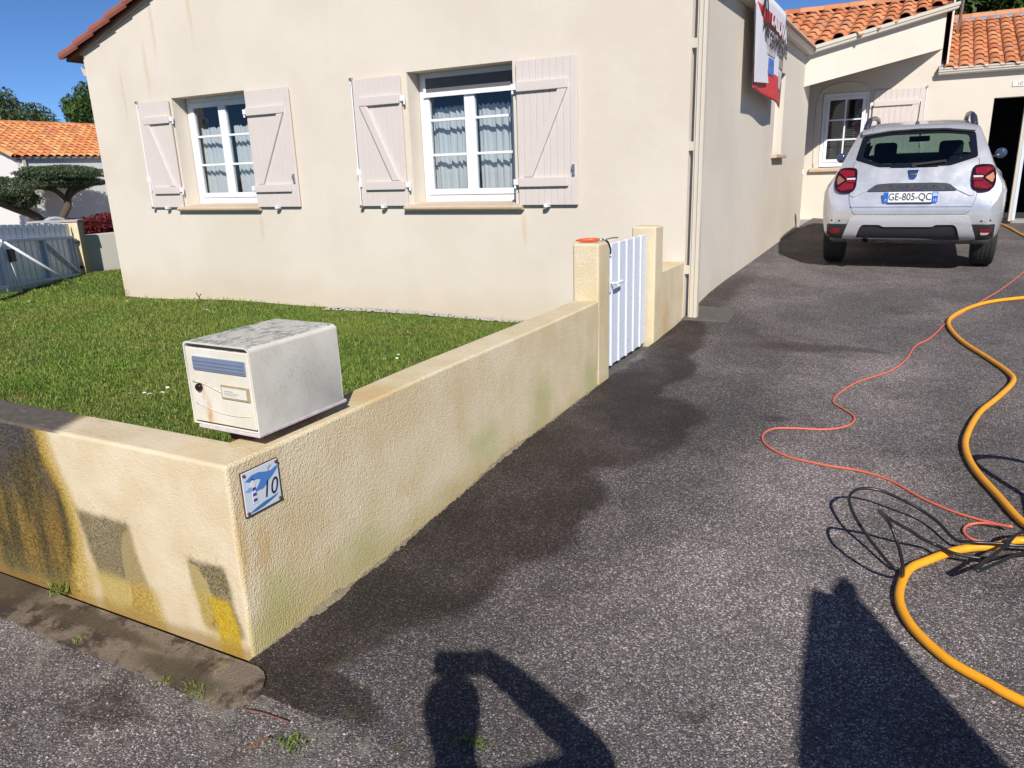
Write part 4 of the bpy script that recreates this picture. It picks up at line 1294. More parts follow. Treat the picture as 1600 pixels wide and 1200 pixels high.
letters('numeral', '10', 0.078, INK, pb_, (PXF + .0012, qy0 + .685 * .15, qz0 + .40 * .146), (0, 1, 0), (0, 0, 1), shear=0.25, sx=.86)
for a, b_ in ((.05, .06), (.95, .06), (.05, .94), (.95, .94)):
    MB().lathe((PXF, qy0 + a * .15, qz0 + b_ * .146), [(.006, 0), (.005, .003), (.002, .0045)], (1, 0, 0), 10).build('screw', M_RUST, pq)

# ------------------------------------------------------------------ banner hung from the gutter
bn = thing('banner', 'white and red advertising banner hanging from the gutter, one lower corner folded over', 'banner', (HR + .13, 9.1, 3.0))
def bpt(u, v_):
    """u 0..1 along the wall, v 0..1 down"""
    y = 8.18 + 1.80 * u
    z = 3.16 - 0.93 * v_ - .10 * v_ * u + 0.0 * u
    x = HR + .145 + .018 * math.sin(u * 9 + v_ * 2) * v_ + .02 * math.sin(u * 3)
    return Vector((x, y, z))
def bmesh_part(name, u0, u1, v0, v1, mat, off=0.0, parent=None, n1=12, n2=8, fn=None):
    mb_ = MB()
    for j in range(n2 + 1):
        for i in range(n1 + 1):
            u, v_ = u0 + (u1 - u0) * i / n1, v0 + (v1 - v0) * j / n2
            q = bpt(u, v_)
            q.x += off
            mb_.v.append(tuple(q))
    for j in range(n2):
        for i in range(n1):
            a = j * (n1 + 1) + i
            mb_.f.append((a, a + n1 + 1, a + n1 + 2, a + 1))
    o_ = mb_.build(name, mat, parent or bn, smooth=True)
    so = o_.modifiers.new('solid', 'SOLIDIFY')
    so.thickness = 0.002
    return o_
BW = simple('banner_white', (0.66, 0.67, 0.72), 0.6, var=.05)
BR = simple('banner_red', (0.55, 0.035, 0.04), 0.6, var=.08)
cloth = bmesh_part('cloth', 0, 1, 0, 1, BW, n1=24, n2=14)
bmesh_part('red_field', 0.0, 1, .72, 1, BR, .003, cloth)
bmesh_part('red_band', .02, .98, .14, .30, BR, .003, cloth)
bmesh_part('photo_print', .40, .60, .50, .56, simple('photo_sky', (0.42, 0.42, 0.44), 0.5, var=.5, vscale=14), .006, cloth)
bmesh_part('photo_print', .44, .58, .58, .76, simple('photo_blue', (0.05, 0.16, 0.50), 0.5, var=.6, vscale=12), .006, cloth)
bmesh_part('photo_print', .76, .93, .48, .62, simple('photo_grey', (0.30, 0.28, 0.20), 0.5, var=.6, vscale=14), .006, cloth)
bmesh_part('photo_print', .76, .93, .64, .84, simple('photo_pale', (0.50, 0.50, 0.50), 0.5, var=.4, vscale=14), .006, cloth)
BK = simple('banner_black', (0.02, 0.02, 0.025), 0.5)
for (u, v_, s_, body, mt_, sx_) in ((.66, .225, .19, 'LASUVA', BW, 1.45), (.57, .385, .185, 'BOSIT COUVERTURE', BK, .88), (.60, .465, .06, 'COUVERTURE - ZINGUERIE', MATS['grey_ink'], 1.2)):
    q = bpt(u, v_)
    letters('lettering', body, s_, mt_, cloth, (q.x + .022, q.y, q.z), (0, 1, -.08), (0, .08, 1), sx=sx_, bold=.012 * s_ / .19)
def bpoly(name, pts, mat, off):
    mb_ = MB()
    q = [bpt(u, v_) + Vector((off, 0, 0)) for u, v_ in pts]
    return mb_.prism(q, (.002, 0, 0)).build(name, mat, cloth)
bpoly('emblem', [(.10, .26), (.20, .02), (.235, .02), (.14, .26)], BK, .02)
bpoly('emblem', [(.20, .02), (.235, .02), (.32, .28), (.28, .28)], BK, .024)
# folded corner: a flap of the white back across the lower left
fl = MB()
A_, B_, C_, D_ = bpt(-.01, .14) + Vector((.012, 0, 0)), bpt(-.02, .95) + Vector((.02, 0, 0)), bpt(.40, .86) + Vector((.03, 0, 0)), bpt(.13, .28) + Vector((.02, 0, 0))
fl.prism([A_, B_, C_, D_], (.002, 0, 0))
fl.build('folded_corner', BW, cloth)
MB().tube([bpt(.02, .02), bpt(.02, -.03) + Vector((-.03, 0, 0))], .004, 5).build('tie', M_IRON, bn)
MB().tube([bpt(.98, .02), bpt(.98, -.03) + Vector((-.03, 0, 0))], .004, 5).build('tie', M_IRON, bn)

# ------------------------------------------------------------------ hose, cord and black pressure hose
HOSE0 = [(0.95, 15.6, .43), (1.134, 14.75, .41), (1.232, 13.814, .401), (1.313, 12.866, .380), (1.6, 11.0, .33), (1.75, 9.4, .29), (1.4, 8.45, .268)]
HOSE2 = [(0.897, 8.060, 0.252), (0.611, 7.787, 0.242), (0.403, 7.392, 0.225), (0.286, 6.930, 0.205), (0.353, 6.381, 0.182), (0.510, 5.878, 0.167), (0.599, 5.573, 0.158), (0.610, 5.360, 0.152), (0.510, 5.008, 0.141), (0.399, 4.671, 0.131), (0.326, 4.272, 0.123), (0.315, 4.034, 0.118), (0.345, 3.797, 0.113), (0.416, 3.536, 0.108), (0.487, 3.297, 0.103)]
HOSEM = [(.60, 3.12, .10), (.66, 3.02, .12), (.62, 3.06, .13)]
HOSE3 = [(0.469, 3.110, 0.115), (0.383, 3.042, 0.109), (0.257, 2.968, 0.098), (0.153, 2.862, 0.082), (0.095, 2.788, 0.069), (0.071, 2.653, 0.059), (0.078, 2.547, 0.051), (0.123, 2.434, 0.042), (0.212, 2.326, 0.033), (0.310, 2.265, 0.029), (0.400, 2.217, 0.025), (.7, 2.1, .02), (1.0, 1.9, .02)]
M_HOSE = simple('orange_yellow_hose', (0.80, 0.34, 0.014), 0.45, var=.16, vscale=22)
hs = MB().tube(catmull(HOSE0 + HOSE2 + HOSEM + HOSE3, 7), 0.0155, 12).build('garden_hose', M_HOSE, smooth=True)
tag(hs, 'thick orange-yellow water hose winding down the driveway', 'hose')
CORD = [(1.35, 11.6, .33), (1.2, 10.5, .30), (1.041, 9.698, 0.279), (0.794, 8.666, 0.256), (0.597, 7.971, 0.240), (0.429, 7.444, 0.217), (0.269, 6.922, 0.194), (0.164, 6.423, 0.174), (0.060, 6.108, 0.164), (0.008, 5.709, 0.152), (-0.079, 5.385, 0.143), (-0.250, 5.069, 0.133), (-0.331, 4.804, 0.125), (-0.348, 4.617, 0.120), (-0.282, 4.506, 0.118), (-0.214, 4.380, 0.115), (-0.234, 4.229, 0.112), (-0.336, 4.124, 0.110), (-0.495, 4.081, 0.109), (-0.593, 4.031, 0.108), (-0.626, 3.914, 0.106), (-0.586, 3.782, 0.103), (-0.464, 3.667, 0.101), (-0.281, 3.623, 0.100), (-0.140, 3.617, 0.100), (-0.002, 3.559, 0.098), (0.129, 3.414, 0.095), (0.269, 3.313, 0.093), (0.399, 3.256, 0.100), (0.436, 3.211, 0.118), (0.355, 3.236, 0.105), (0.300, 3.224, 0.093), (0.278, 3.171, 0.089), (0.290, 3.125, 0.085), (0.328, 3.106, 0.082), (0.411, 3.106, 0.084), (0.60, 3.20, 0.086), (.8, 3.25, .09)]
cd = MB().tube(catmull(CORD, 6), 0.0055, 8).build('extension_cord', simple('salmon_cord', (0.62, 0.14, 0.085), 0.5, var=.05), smooth=True)
tag(cd, 'thin salmon-red electric cord snaking across the driveway', 'cord')
M_BLK = simple('black_rubber_hose', (0.016, 0.016, 0.018), 0.38, var=.1)
BA = [(1.0, 3.3, .25), (.7, 3.12, .14), (0.459, 3.020, 0.135), (0.379, 3.002, 0.135), (0.289, 2.979, 0.132), (0.241, 3.025, 0.112), (0.185, 3.115, 0.128), (0.134, 3.161, 0.142), (0.077, 3.177, 0.163), (-0.020, 3.204, 0.185), (-0.092, 3.185, 0.194), (-0.132, 3.135, 0.190), (-0.137, 3.067, 0.175), (-0.096, 2.959, 0.146), (-0.027, 2.870, 0.100), (0.036, 2.790, 0.072)]
BB = [(0.066, 2.775, 0.066), (0.075, 2.70, 0.085), (0.069, 2.617, 0.168), (0.061, 2.594, 0.212), (0.046, 2.580, 0.264), (0.033, 2.586, 0.292), (0.019, 2.599, 0.316), (0.0, 2.645, 0.322), (-0.017, 2.705, 0.313), (-0.022, 2.755, 0.296), (-0.004, 2.795, 0.264), (0.018, 2.827, 0.236), (0.054, 2.853, 0.208), (0.090, 2.871, 0.184), (0.127, 2.902, 0.148), (0.173, 2.925, 0.122), (0.212, 2.900, 0.118), (0.254, 2.892, 0.115), (0.342, 2.909, 0.112), (0.459, 3.011, 0.105), (.62, 3.1, .11)]
BC = [(.66, 3.2, .12), (0.466, 3.107, 0.150), (0.396, 2.977, 0.140), (0.340, 2.859, 0.139), (0.300, 2.752, 0.148), (0.290, 2.735, 0.150), (0.304, 2.732, 0.148), (0.364, 2.821, 0.146), (0.454, 2.974, 0.128), (.7, 3.25, .10), (.85, 3.35, .22)]
bh = MB().tube(catmull(BA + BB + BC, 7), 0.0064, 8).build('pressure_hose', M_BLK, smooth=True)
tag(bh, 'black rubber pressure hose standing in loose loops over the yellow hose', 'hose')


# ------------------------------------------------------------------ the parked car (x across, y forward from the rear bumper, z up)
car = thing('parked_car', 'silver compact SUV parked nose-in before the garage, seen from behind', 'car', (-.128, 9.30, .272), rot=(R(1.6), 0, 0))
def mat_paint():
    t = NT('silver_car_paint')
    p = t.n('TexCoord').outputs['Object']
    c = t.mix(t.mr(t.noise(p, 2.5, 4), 0.35, 0.65), (0.62, 0.63, 0.655), (0.66, 0.67, 0.69))
    return t.done(c, t.mr(t.noise(p, 6, 3), 0.3, 0.7, 0.24, 0.32), None, metal=0.6, spec=0.5, coat=0.7)
M_PAINT = mat_paint()
M_SKID = simple('silver_plastic', (0.50, 0.50, 0.53), 0.45, metal=.3, var=.04)
M_BLKP = simple('black_car_plastic', (0.022, 0.023, 0.026), 0.5)
M_TYRE = simple('tyre_rubber', (0.018, 0.018, 0.019), 0.8, var=.25, vscale=25)
M_SEAT = simple('dark_seat_fabric', (0.018, 0.019, 0.026), 0.9)
M_CGLASS = glass_mat('car_glass', (0.60, 0.76, 0.71), 0.70)
M_RED = simple('red_lamp', (0.19, 0.008, 0.014), 0.14, coat=.8, var=.25, vscale=30)
M_LAMPD = simple('smoked_red_lamp', (0.022, 0.003, 0.006), 0.1, coat=.5)
M_LAMPC = simple('clear_lamp', (0.55, 0.50, 0.52), 0.15, coat=.8)
M_LAMPO = simple('amber_lamp', (0.45, 0.20, 0.09), 0.2, coat=.8)
M_CHROME = simple('chrome', (0.75, 0.78, 0.82), 0.08, metal=1.0, var=.03)
TOPY = [0, .015, .04, .07, .11, .17, .25, .34, .42, .46, .50, 1.0, 1.6, 2.2, 2.5, 2.8, 3.1, 3.25, 3.8, 4.15, 4.28, 4.34]
TOPZ = [.70, .76, .835, .93, 1.05, 1.16, 1.28, 1.40, 1.50, 1.545, 1.565, 1.605, 1.62, 1.60, 1.55, 1.36, 1.15, 1.08, 1.02, .94, .82, .66]
BOTY = [0, .02, .05, .10, .2, .45, 3.9, 4.2, 4.34]
BOTZ = [.56, .46, .40, .36, .33, .27, .25, .32, .5]
WZ = [.25, .36, .5, .62, .75, .87, .95, 1.03, 1.12, 1.22, 1.38, 1.48, 1.55, 1.63]
WW = [.83, .86, .885, .90, .905, .90, .87, .815, .762, .715, .645, .60, .56, .50]
def cw(y, z):
    w = float(np.interp(z, WZ, WW))
    tp = float(np.interp(y, [0, .03, .08, .16, .3, .6, 3.3, 3.9, 4.2, 4.34], [.82, .885, .94, .975, .995, 1.0, 1.0, .97, .9, .74]))
    bulge = 0.06 * max(0, 1 - abs(z - 1.0) / .16) * float(np.interp(y, [.8, 1.3, 3.4, 4.0], [0, 1, 1, .2]))
    return w * tp + bulge
NS, NTOP, NB = 22, 11, 4
st = sorted(set([round(float(a), 4) for a in np.concatenate([np.linspace(0, .12, 9), np.linspace(.12, .55, 16), np.linspace(.55, 2.4, 22), np.linspace(2.4, 3.3, 14), np.linspace(3.3, 4.34, 14)])]))
rows = []
for y in st:
    zt_, zb_ = float(np.interp(y, TOPY, TOPZ)), float(np.interp(y, BOTY, BOTZ))
    cam_ = float(np.interp(y, [0, .1, .4, .6, 3.0, 4.34], [.02, .045, .07, .06, .06, .05]))
    z1 = zt_ - cam_
    half = [(cw(y, zb_) * .93 * k / NB, zb_) for k in range(NB)]
    half += [(cw(y, zb_ + (z1 - zb_) * k / (NS - 1)) * (1 - .07 * max(0, 1 - k / 2.0)), zb_ + (z1 - zb_) * k / (NS - 1)) for k in range(NS)]
    w1 = cw(y, z1)
    for k in range(1, NTOP + 1):
        a = math.pi / 2 * k / NTOP
        half.append((w1 * max(math.cos(a), 0) ** 0.62, z1 + cam_ * math.sin(a) ** 0.9))
    full = [(x, y, z) for x, z in half] + [(-x, y, z) for x, z in half[-2:0:-1]]
    rows.append(full)
cb = MB()
m = len(rows[0])
for q in rows:
    cb.v += q
for i in range(len(rows) - 1):
    for k in range(m):
        k2 = (k + 1) % m
        cb.f.append((i * m + k, i * m + k2, (i + 1) * m + k2, (i + 1) * m + k))
cb.f.append(tuple(range(m))[::-1])
cb.f.append(tuple((len(rows) - 1) * m + k for k in range(m)))
bvh = BVHTree.FromPolygons([Vector(q) for q in cb.v], cb.f)

def inside(pt, poly):
    x, z = pt
    c = False
    for i in range(len(poly)):
        (x1, z1), (x2, z2) = poly[i], poly[i - 1]
        if (z1 > z) != (z2 > z) and x < (x2 - x1) * (z - z1) / (z2 - z1) + x1:
            c = not c
    return c

def surf(x, z, dflt=.3):
    h = bvh.ray_cast(Vector((x, -1, z)), Vector((0, 1, 0)))
    return h[0].y if h[0] is not None and h[0].y < 1.2 else dflt

def rounded(poly, r_=.02, k=4):
    out = []
    n_ = len(poly)
    for i in range(n_):
        p, a, b_ = Vector(poly[i]), Vector(poly[i - 1]), Vector(poly[(i + 1) % n_])
        d1, d2 = (a - p), (b_ - p)
        q1 = p + d1.normalized() * min(r_, d1.length * .45)
        q2 = p + d2.normalized() * min(r_, d2.length * .45)
        for j in range(k + 1):
            t_ = j / k
            out.append(tuple((1 - t_) ** 2 * q1 + 2 * t_ * (1 - t_) * p + t_ * t_ * q2))
    return out

def decal(name, poly, mat, off, parent, hole=None, depth=.02, h=.03, smooth=True):
    """shell that follows the rear of the body inside an outline, standing off by `off`"""
    def dens(pl):
        o_ = []
        for i in range(len(pl)):
            a, b_ = Vector(pl[i]), Vector(pl[(i + 1) % len(pl)])
            n_ = max(1, int((b_ - a).length / h))
            o_ += [a.lerp(b_, j / n_) for j in range(n_)]
        return o_
    B1 = dens(poly)
    B2 = dens(hole) if hole else []
    V = list(B1) + list(B2)
    E = [(i, (i + 1) % len(B1)) for i in range(len(B1))] + [(len(B1) + i, len(B1) + (i + 1) % len(B2)) for i in range(len(B2))]
    xs_, zs_ = [p[0] for p in poly], [p[1] for p in poly]
    for x in np.arange(min(xs_), max(xs_), h):
        for z in np.arange(min(zs_), max(zs_), h):
            if inside((x, z), poly) and not (hole and inside((x, z), hole)):
                V.append(Vector((x, z)))
    r_ = delaunay_2d_cdt(V, E, [], 0, 1e-5)
    vo, fo = r_[0], r_[2]
    mb_ = MB()
    mb_.v = [(p.x, surf(p.x, p.y) - off, p.y) for p in vo]
    for f_ in fo:
        c = sum((vo[i] for i in f_), Vector((0, 0))) / 3
        if inside(c, poly) and not (hole and inside(c, hole)):
            mb_.f.append(tuple(f_) if (vo[f_[1]] - vo[f_[0]]).cross(vo[f_[2]] - vo[f_[0]]) > 0 else tuple(f_)[::-1])
    ed = {}
    for f_ in mb_.f:
        for i in range(3):
            e_ = (f_[i], f_[(i + 1) % 3])
            ed[tuple(sorted(e_))] = None if tuple(sorted(e_)) in ed else e_
    n0 = len(mb_.v)
    bd = [e_ for e_ in ed.values() if e_]
    ids = {}
    for a, b_ in bd:
        for q in (a, b_):
            if q not in ids:
                ids[q] = len(mb_.v)
                x, y, z = mb_.v[q]
                mb_.v.append((x, y + depth, z))
        mb_.f.append((b_, a, ids[a], ids[b_]))
    o_ = mb_.build(name, mat, parent)
    if smooth:
        o_.data.shade_smooth()
        e_ = o_.modifiers.new('es', 'EDGE_SPLIT')
        e_.split_angle = R(45)
    return o_

# glazing taken out of the body and kept as panes
RG = [(-.545, 1.462), (-.25, 1.50), (0, 1.507), (.25, 1.50), (.545, 1.462), (.588, 1.215), (.345, 1.135), (0, 1.127), (-.345, 1.135), (-.588, 1.215)]
RGI = [(-.485, 1.435), (-.25, 1.462), (.25, 1.462), (.485, 1.435), (.52, 1.235), (.32, 1.168), (-.32, 1.168), (-.52, 1.235)]
body, front, sideg = [], [], []
for f_ in cb.f:
    if len(f_) > 4:
        body.append(f_)
        continue
    c = sum((Vector(cb.v[i]) for i in f_), Vector()) / 4
    if c.y < .6 and c.z > 1.0 and inside((c.x, c.z), [(x * .93, 1.3 + (z - 1.3) * .93) for x, z in RG]):
        continue
    if 2.5 < c.y < 3.05 and c.z > 1.12 and abs(c.x) < .60:
        front.append(f_)
    elif .75 < c.y < 2.75 and 1.13 < c.z < 1.47 and abs(c.x) > .5 and not (1.55 < c.y < 1.68):
        sideg.append(f_)
    else:
        body.append(f_)
def submesh(name, faces, mat, parent):
    used = sorted({i for f_ in faces for i in f_})
    mp = {k: i for i, k in enumerate(used)}
    mb_ = MB()
    mb_.v = [cb.v[i] for i in used]
    mb_.f = [tuple(mp[i] for i in f_) for f_ in faces]
    return mb_.build(name, mat, parent, smooth=True)
cbody = submesh('body', body, M_PAINT, car)
submesh('windscreen', front, M_CGLASS, car)
submesh('side_window', [f_ for f_ in sideg if cb.v[f_[0]][0] > 0], M_CGLASS, car)
submesh('side_window', [f_ for f_ in sideg if cb.v[f_[0]][0] < 0], M_CGLASS, car)
rw = decal('rear_window', rounded(RGI, .035), M_CGLASS, .004, car, depth=.003)
decal('window_border', rounded(RG, .022), simple('black_glass', (0.008, 0.009, 0.014), 0.08, coat=.5), .005, rw, hole=rounded(RGI, .035), depth=.02)
# roof spoiler lip over the glass
decal('spoiler', rounded([(-.56, 1.535), (-.3, 1.556), (0, 1.562), (.3, 1.556), (.56, 1.535), (.555, 1.478), (.27, 1.515), (0, 1.522), (-.27, 1.515), (-.555, 1.478)], .02), M_PAINT, .06, car, depth=.10)
# tailgate: raised panel, its shut line, black letter strip
tgl = [(-.598, 1.205), (-.61, .84), (-.60, .78), (-.545, .642), (.545, .642), (.60, .78), (.61, .84), (.598, 1.205), (.36, 1.125), (0, 1.117), (-.36, 1.125)]
tg = decal('tailgate', rounded(tgl, .03), M_PAINT, .010, car, depth=.03)
decal('shut_line', rounded([(x * 1.008, (z - .9) * 1.006 + .9) for x, z in tgl], .03), M_BLKP, .001, tg, hole=rounded(tgl, .03), depth=.01)
decal('plate_recess', rounded([(-.40, .885), (.40, .885), (.52, .825), (.56, .71), (-.56, .71), (-.52, .825)], .03), M_PAINT, .006, tg, depth=.02)
decal('crease', [(-.585, .735), (.585, .735), (.575, .722), (-.575, .722)], M_PAINT, .020, tg, depth=.02)
sp_ = decal('letter_strip', rounded([(-.435, .885), (-.34, .958), (-.22, .966), (.22, .966), (.34, .958), (.435, .885)], .02), simple('graphite_plastic', (0.035, 0.036, 0.045), 0.35), .024, tg, depth=.03)
for i, ch in enumerate('DUSTER'):
    x = -.20 + i * .083
    letters('letter', ch, .048, simple('dark_chrome', (0.16, 0.16, 0.18), 0.25, metal=.8), sp_, (x, surf(x, .922) - .026, .922), (1, 0, 0), (0, .12, 1), sx=1.25, extrude=.002)
for s in (-1, 1):
    decal('tailgate_flank', rounded([(s * .35, .955), (s * .44, .885), (s * .56, .826), (s * .60, .84), (s * .60, .97)][::s], .01), M_PAINT, .020, tg, depth=.02)
em = decal('emblem', rounded([(-.054, 1.10), (.054, 1.10), (.034, 1.02), (.018, 1.005), (-.018, 1.005), (-.034, 1.02)], .012), M_CHROME, .022, tg, depth=.015)
decal('emblem_inset', rounded([(-.028, 1.068), (.028, 1.068), (.022, 1.046), (-.022, 1.046)], .006), simple('emblem_dark', (0.06, 0.06, 0.09), 0.3), .026, em, depth=.004)
# number plate
py = surf(0, .76) - .028
np_ = MB().box((-.26, py, .766), (.26, py + .012, .876)).build('number_plate', simple('plate_white', (0.72, 0.74, 0.78), 0.3, var=.03), car, bevel=0.004)
MB().box((-.26, py - .002, .767), (-.212, py, .875)).build('country_band', simple('plate_blue', (0.02, 0.13, 0.55), 0.3), np_)
MB().box((.205, py - .002, .767), (.26, py, .875)).build('region_band', MATS['plate_blue'], np_)
letters('plate_text', 'GE-805-QC', .106, simple('plate_black', (0.015, 0.015, 0.02), 0.4), np_, (-.004, py - .003, .823), (1, 0, 0), (0, 0, 1), sx=.80)
letters('plate_text', 'F', .036, MATS['plate_white'], np_, (-.236, py - .004, .79), (1, 0, 0), (0, 0, 1))
letters('plate_text', '15', .04, MATS['plate_white'], np_, (.232, py - .004, .79), (1, 0, 0), (0, 0, 1))
MB().box((.211, py - .003, .832), (.254, py - .002, .868)).build('region_mark', simple('pale_mark', (0.45, 0.50, 0.68), 0.4), np_)
MB().box((-.215, py - .003, .758), (.215, py + .006, .766)).build('plate_edge', M_BLKP, np_)
# tail lamps
def lamp(s):
    o_ = [(.556, 1.128), (.62, 1.142), (.715, 1.138), (.752, 1.10), (.772, 1.0), (.765, .93), (.738, .885), (.66, .868), (.575, .882), (.546, .93), (.545, 1.06)]
    o_ = [(s * x, z) for x, z in o_][::s]
    lp = decal('tail_lamp', rounded(o_, .035), M_LAMPD, .030, car, depth=.06)
    q = lambda l: [(s * x, z) for x, z in l][::s]
    decal('lamp_red', rounded(q([(.575, 1.105), (.70, 1.12), (.725, 1.095), (.655, 1.045), (.58, 1.045)]), .012), M_RED, .034, lp, depth=.006)
    decal('lamp_red', rounded(q([(.575, .915), (.70, .895), (.735, .925), (.655, .975), (.575, .975)]), .012), M_RED, .034, lp, depth=.006)
    decal('lamp_clear', rounded(q([(.562, 1.032), (.650, 1.030), (.650, 1.012), (.562, 1.012)]), .005), M_LAMPC, .036, lp, depth=.006)
    decal('lamp_red', rounded(q([(.562, 1.006), (.650, 1.006), (.650, .984), (.562, .984)]), .005), M_RED, .036, lp, depth=.006)
    decal('lamp_indicator', rounded(q([(.668, 1.008), (.735, 1.062), (.752, 1.01), (.738, .958)]), .01), M_LAMPO if s > 0 else simple('shaded_amber_lamp', (0.22, 0.10, 0.06), 0.25, coat=.8), .036, lp, depth=.006)  # left lens is a shaded copy of the amber; its dimness is in the colour
    for a, b_ in (((.652, 1.035), (.735, 1.105)), ((.652, .985), (.735, .918))):
        d_ = Vector((b_[0] - a[0], b_[1] - a[1])).normalized()
        e_ = Vector((-d_.y, d_.x)) * .009
        decal('lamp_bar', q([(a[0] - e_.x, a[1] - e_.y), (b_[0] - e_.x, b_[1] - e_.y), (b_[0] + e_.x, b_[1] + e_.y), (a[0] + e_.x, a[1] + e_.y)]), M_RED, .038, lp, depth=.006)
lamp(1)
lamp(-1)
# bumper: black lower corners with reflectors, silver skid, sensors, exhaust
for s in (-1, 1):
    q = lambda l: [(s * x, z) for x, z in l][::s]
    lc = decal('bumper_corner', rounded(q([(.56, .535), (.815, .535), (.815, .37), (.60, .35)]), .015), M_BLKP, .010, car, depth=.05)
    decal('reflector', rounded(q([(.672, .485), (.795, .482), (.775, .45 if s > 0 else .425), (.685, .45 if s > 0 else .425)]), .008), M_RED, .017, lc, depth=.008)
    if s > 0:
        decal('reversing_lamp', rounded(q([(.685, .447), (.775, .447), (.755, .425), (.70, .42)]), .008), M_LAMPC, .017, lc, depth=.008)
    for x, z in ((.765, .575), (.685, .57)):
        MB().lathe((s * x, surf(s * x, z) - .004, z), [(.010, 0), (.010, .006)], (0, 1, 0), 12).build('parking_sensor', M_BLKP, cbody)
sk = decal('skid_trim', rounded([(-.535, .628), (.535, .628), (.575, .60), (.66, .365), (.515, .355), (.47, .50), (.44, .532), (.27, .53), (.24, .508), (-.24, .505), (-.27, .527), (-.44, .528), (-.47, .50), (-.515, .352), (-.655, .36), (-.575, .60)], .02), M_SKID, .024, car, depth=.06)
decal('tow_cover', rounded([(.40, .60), (.50, .60), (.52, .57), (.505, .535), (.475, .535), (.455, .552), (.40, .552)], .01), M_SKID, .026, sk, depth=.004)
decal('diffuser', rounded([(-.52, .545), (.52, .545), (.55, .36), (-.55, .345)], .01), M_BLKP, .004, car, depth=.12)
MB().box((-.62, .55, .27), (.62, 4.1, .40)).build('underbody', M_BLKP, car, bevel=.04)
ex_ = MB().tube([(-.405, .06, .345), (-.405, .5, .345)], .034, 18, caps=False).build('exhaust', M_STEEL, car, smooth=True)
MB().tube([(-.405, .058, .345), (-.405, .5, .345)], .026, 18, caps=False).lathe((-.405, .14, .345), [(.026, 0), (.02, .002)], (0, 1, 0), 18).build('exhaust_bore', M_BLKP, ex_)
# wheels
for wy in (.80, 3.47):
    for s in (-1, 1):
        tw = MB().lathe((s * .665, wy, .335), [(.20, 0), (.30, 0), (.328, .012), (.336, .035), (.337, .19), (.328, .213), (.30, .225), (.20, .225)], (s, 0, 0), 40).build('tyre', M_TYRE, car, smooth=True)
        e_ = tw.modifiers.new('es', 'EDGE_SPLIT'); e_.split_angle = R(30)
        if wy < 1:
            for k in range(4):
                MB().lathe((s * (.665 + .05 + k * .038), wy, .335), [(.3375, 0), (.3395, .004), (.3395, .024), (.3375, .028)], (s, 0, 0), 40).build('tread', M_TYRE, tw)
        MB().lathe((s * .885, wy, .335), [(.19, 0), (.20, .004), (.06, -.03), (.03, .0)], (s, 0, 0), 20).build('rim', M_SKID, tw)
# mirrors, roof rails, aerial, wiper
for s in (-1, 1):
    mr_ = MB().lathe((s * .955, 2.62, 1.175), [(.02, -.035), (.055, -.03), (.066, .0), (.06, .05), (.03, .085)], (0, 1, .0), 16).build('mirror', simple('blue_black_mirror', (0.03, 0.05, 0.10), 0.1, coat=.6), car, smooth=True)
    MB().bar((s * .84, 2.68, 1.13), (s * .93, 2.66, 1.15), .05, .03).build('mirror_arm', M_BLKP, mr_)
    rl = MB().tube(catmull([(s * .53, .55, 1.535), (s * .515, .62, 1.61), (s * .505, .75, 1.645), (s * .50, 1.4, 1.665), (s * .50, 2.1, 1.65), (s * .50, 2.3, 1.57)]), [.034] * 8 + [.026] * 23, 8)
    rl.build('roof_rail', simple('graphite_rail', (0.03, 0.035, 0.06), 0.3), car, smooth=True)
MB().lathe((-.02, .62, 1.555), [(.035, 0), (.018, .03), (.009, .05)], (0, 0, 1), 14).tube([(-.02, .62, 1.60), (-.012, .50, 1.80)], .005, 6).build('aerial', M_BLKP, car)
MB().bar((0.0, surf(0, 1.15) - .025, 1.155), (.30, surf(.30, 1.17) - .02, 1.185), .015, .022).lathe((0.0, surf(0, 1.15) - .03, 1.148), [(.025, 0), (.025, .03)], (0, 1, 0), 12).build('wiper', M_BLKP, rw)
# cabin
def seat(x, y, w, z0, z1, hr=True):
    s_ = MB().box((x - w / 2, y, z0), (x + w / 2, y + .14, z1)).build('seat', M_SEAT, car, bevel=.06, segs=3)
    if hr:
        MB().box((x - .13, y + .01, z1 - .02), (x + .13, y + .11, z1 + .17)).build('headrest', M_SEAT, s_, bevel=.045, segs=3)
seat(-.36, 1.6, .54, .5, 1.20)
seat(.36, 1.6, .54, .5, 1.20)
MB().box((-.62, .95, .45), (.62, 1.08, 1.10)).build('rear_bench', M_SEAT, car, bevel=.05)
MB().box((-.62, .30, .62), (.62, 1.0, .66)).build('boot_floor', M_BLKP, car)
MB().box((-.62, 2.75, .7), (.62, 3.0, 1.10)).build('dashboard', M_BLKP, car, bevel=.04)
MB().box((-.12, 2.35, 1.36), (.12, 2.38, 1.43)).bar((0, 2.37, 1.43), (0, 2.42, 1.52), .02, .02).build('rear_view_mirror', M_BLKP, car, bevel=.01)


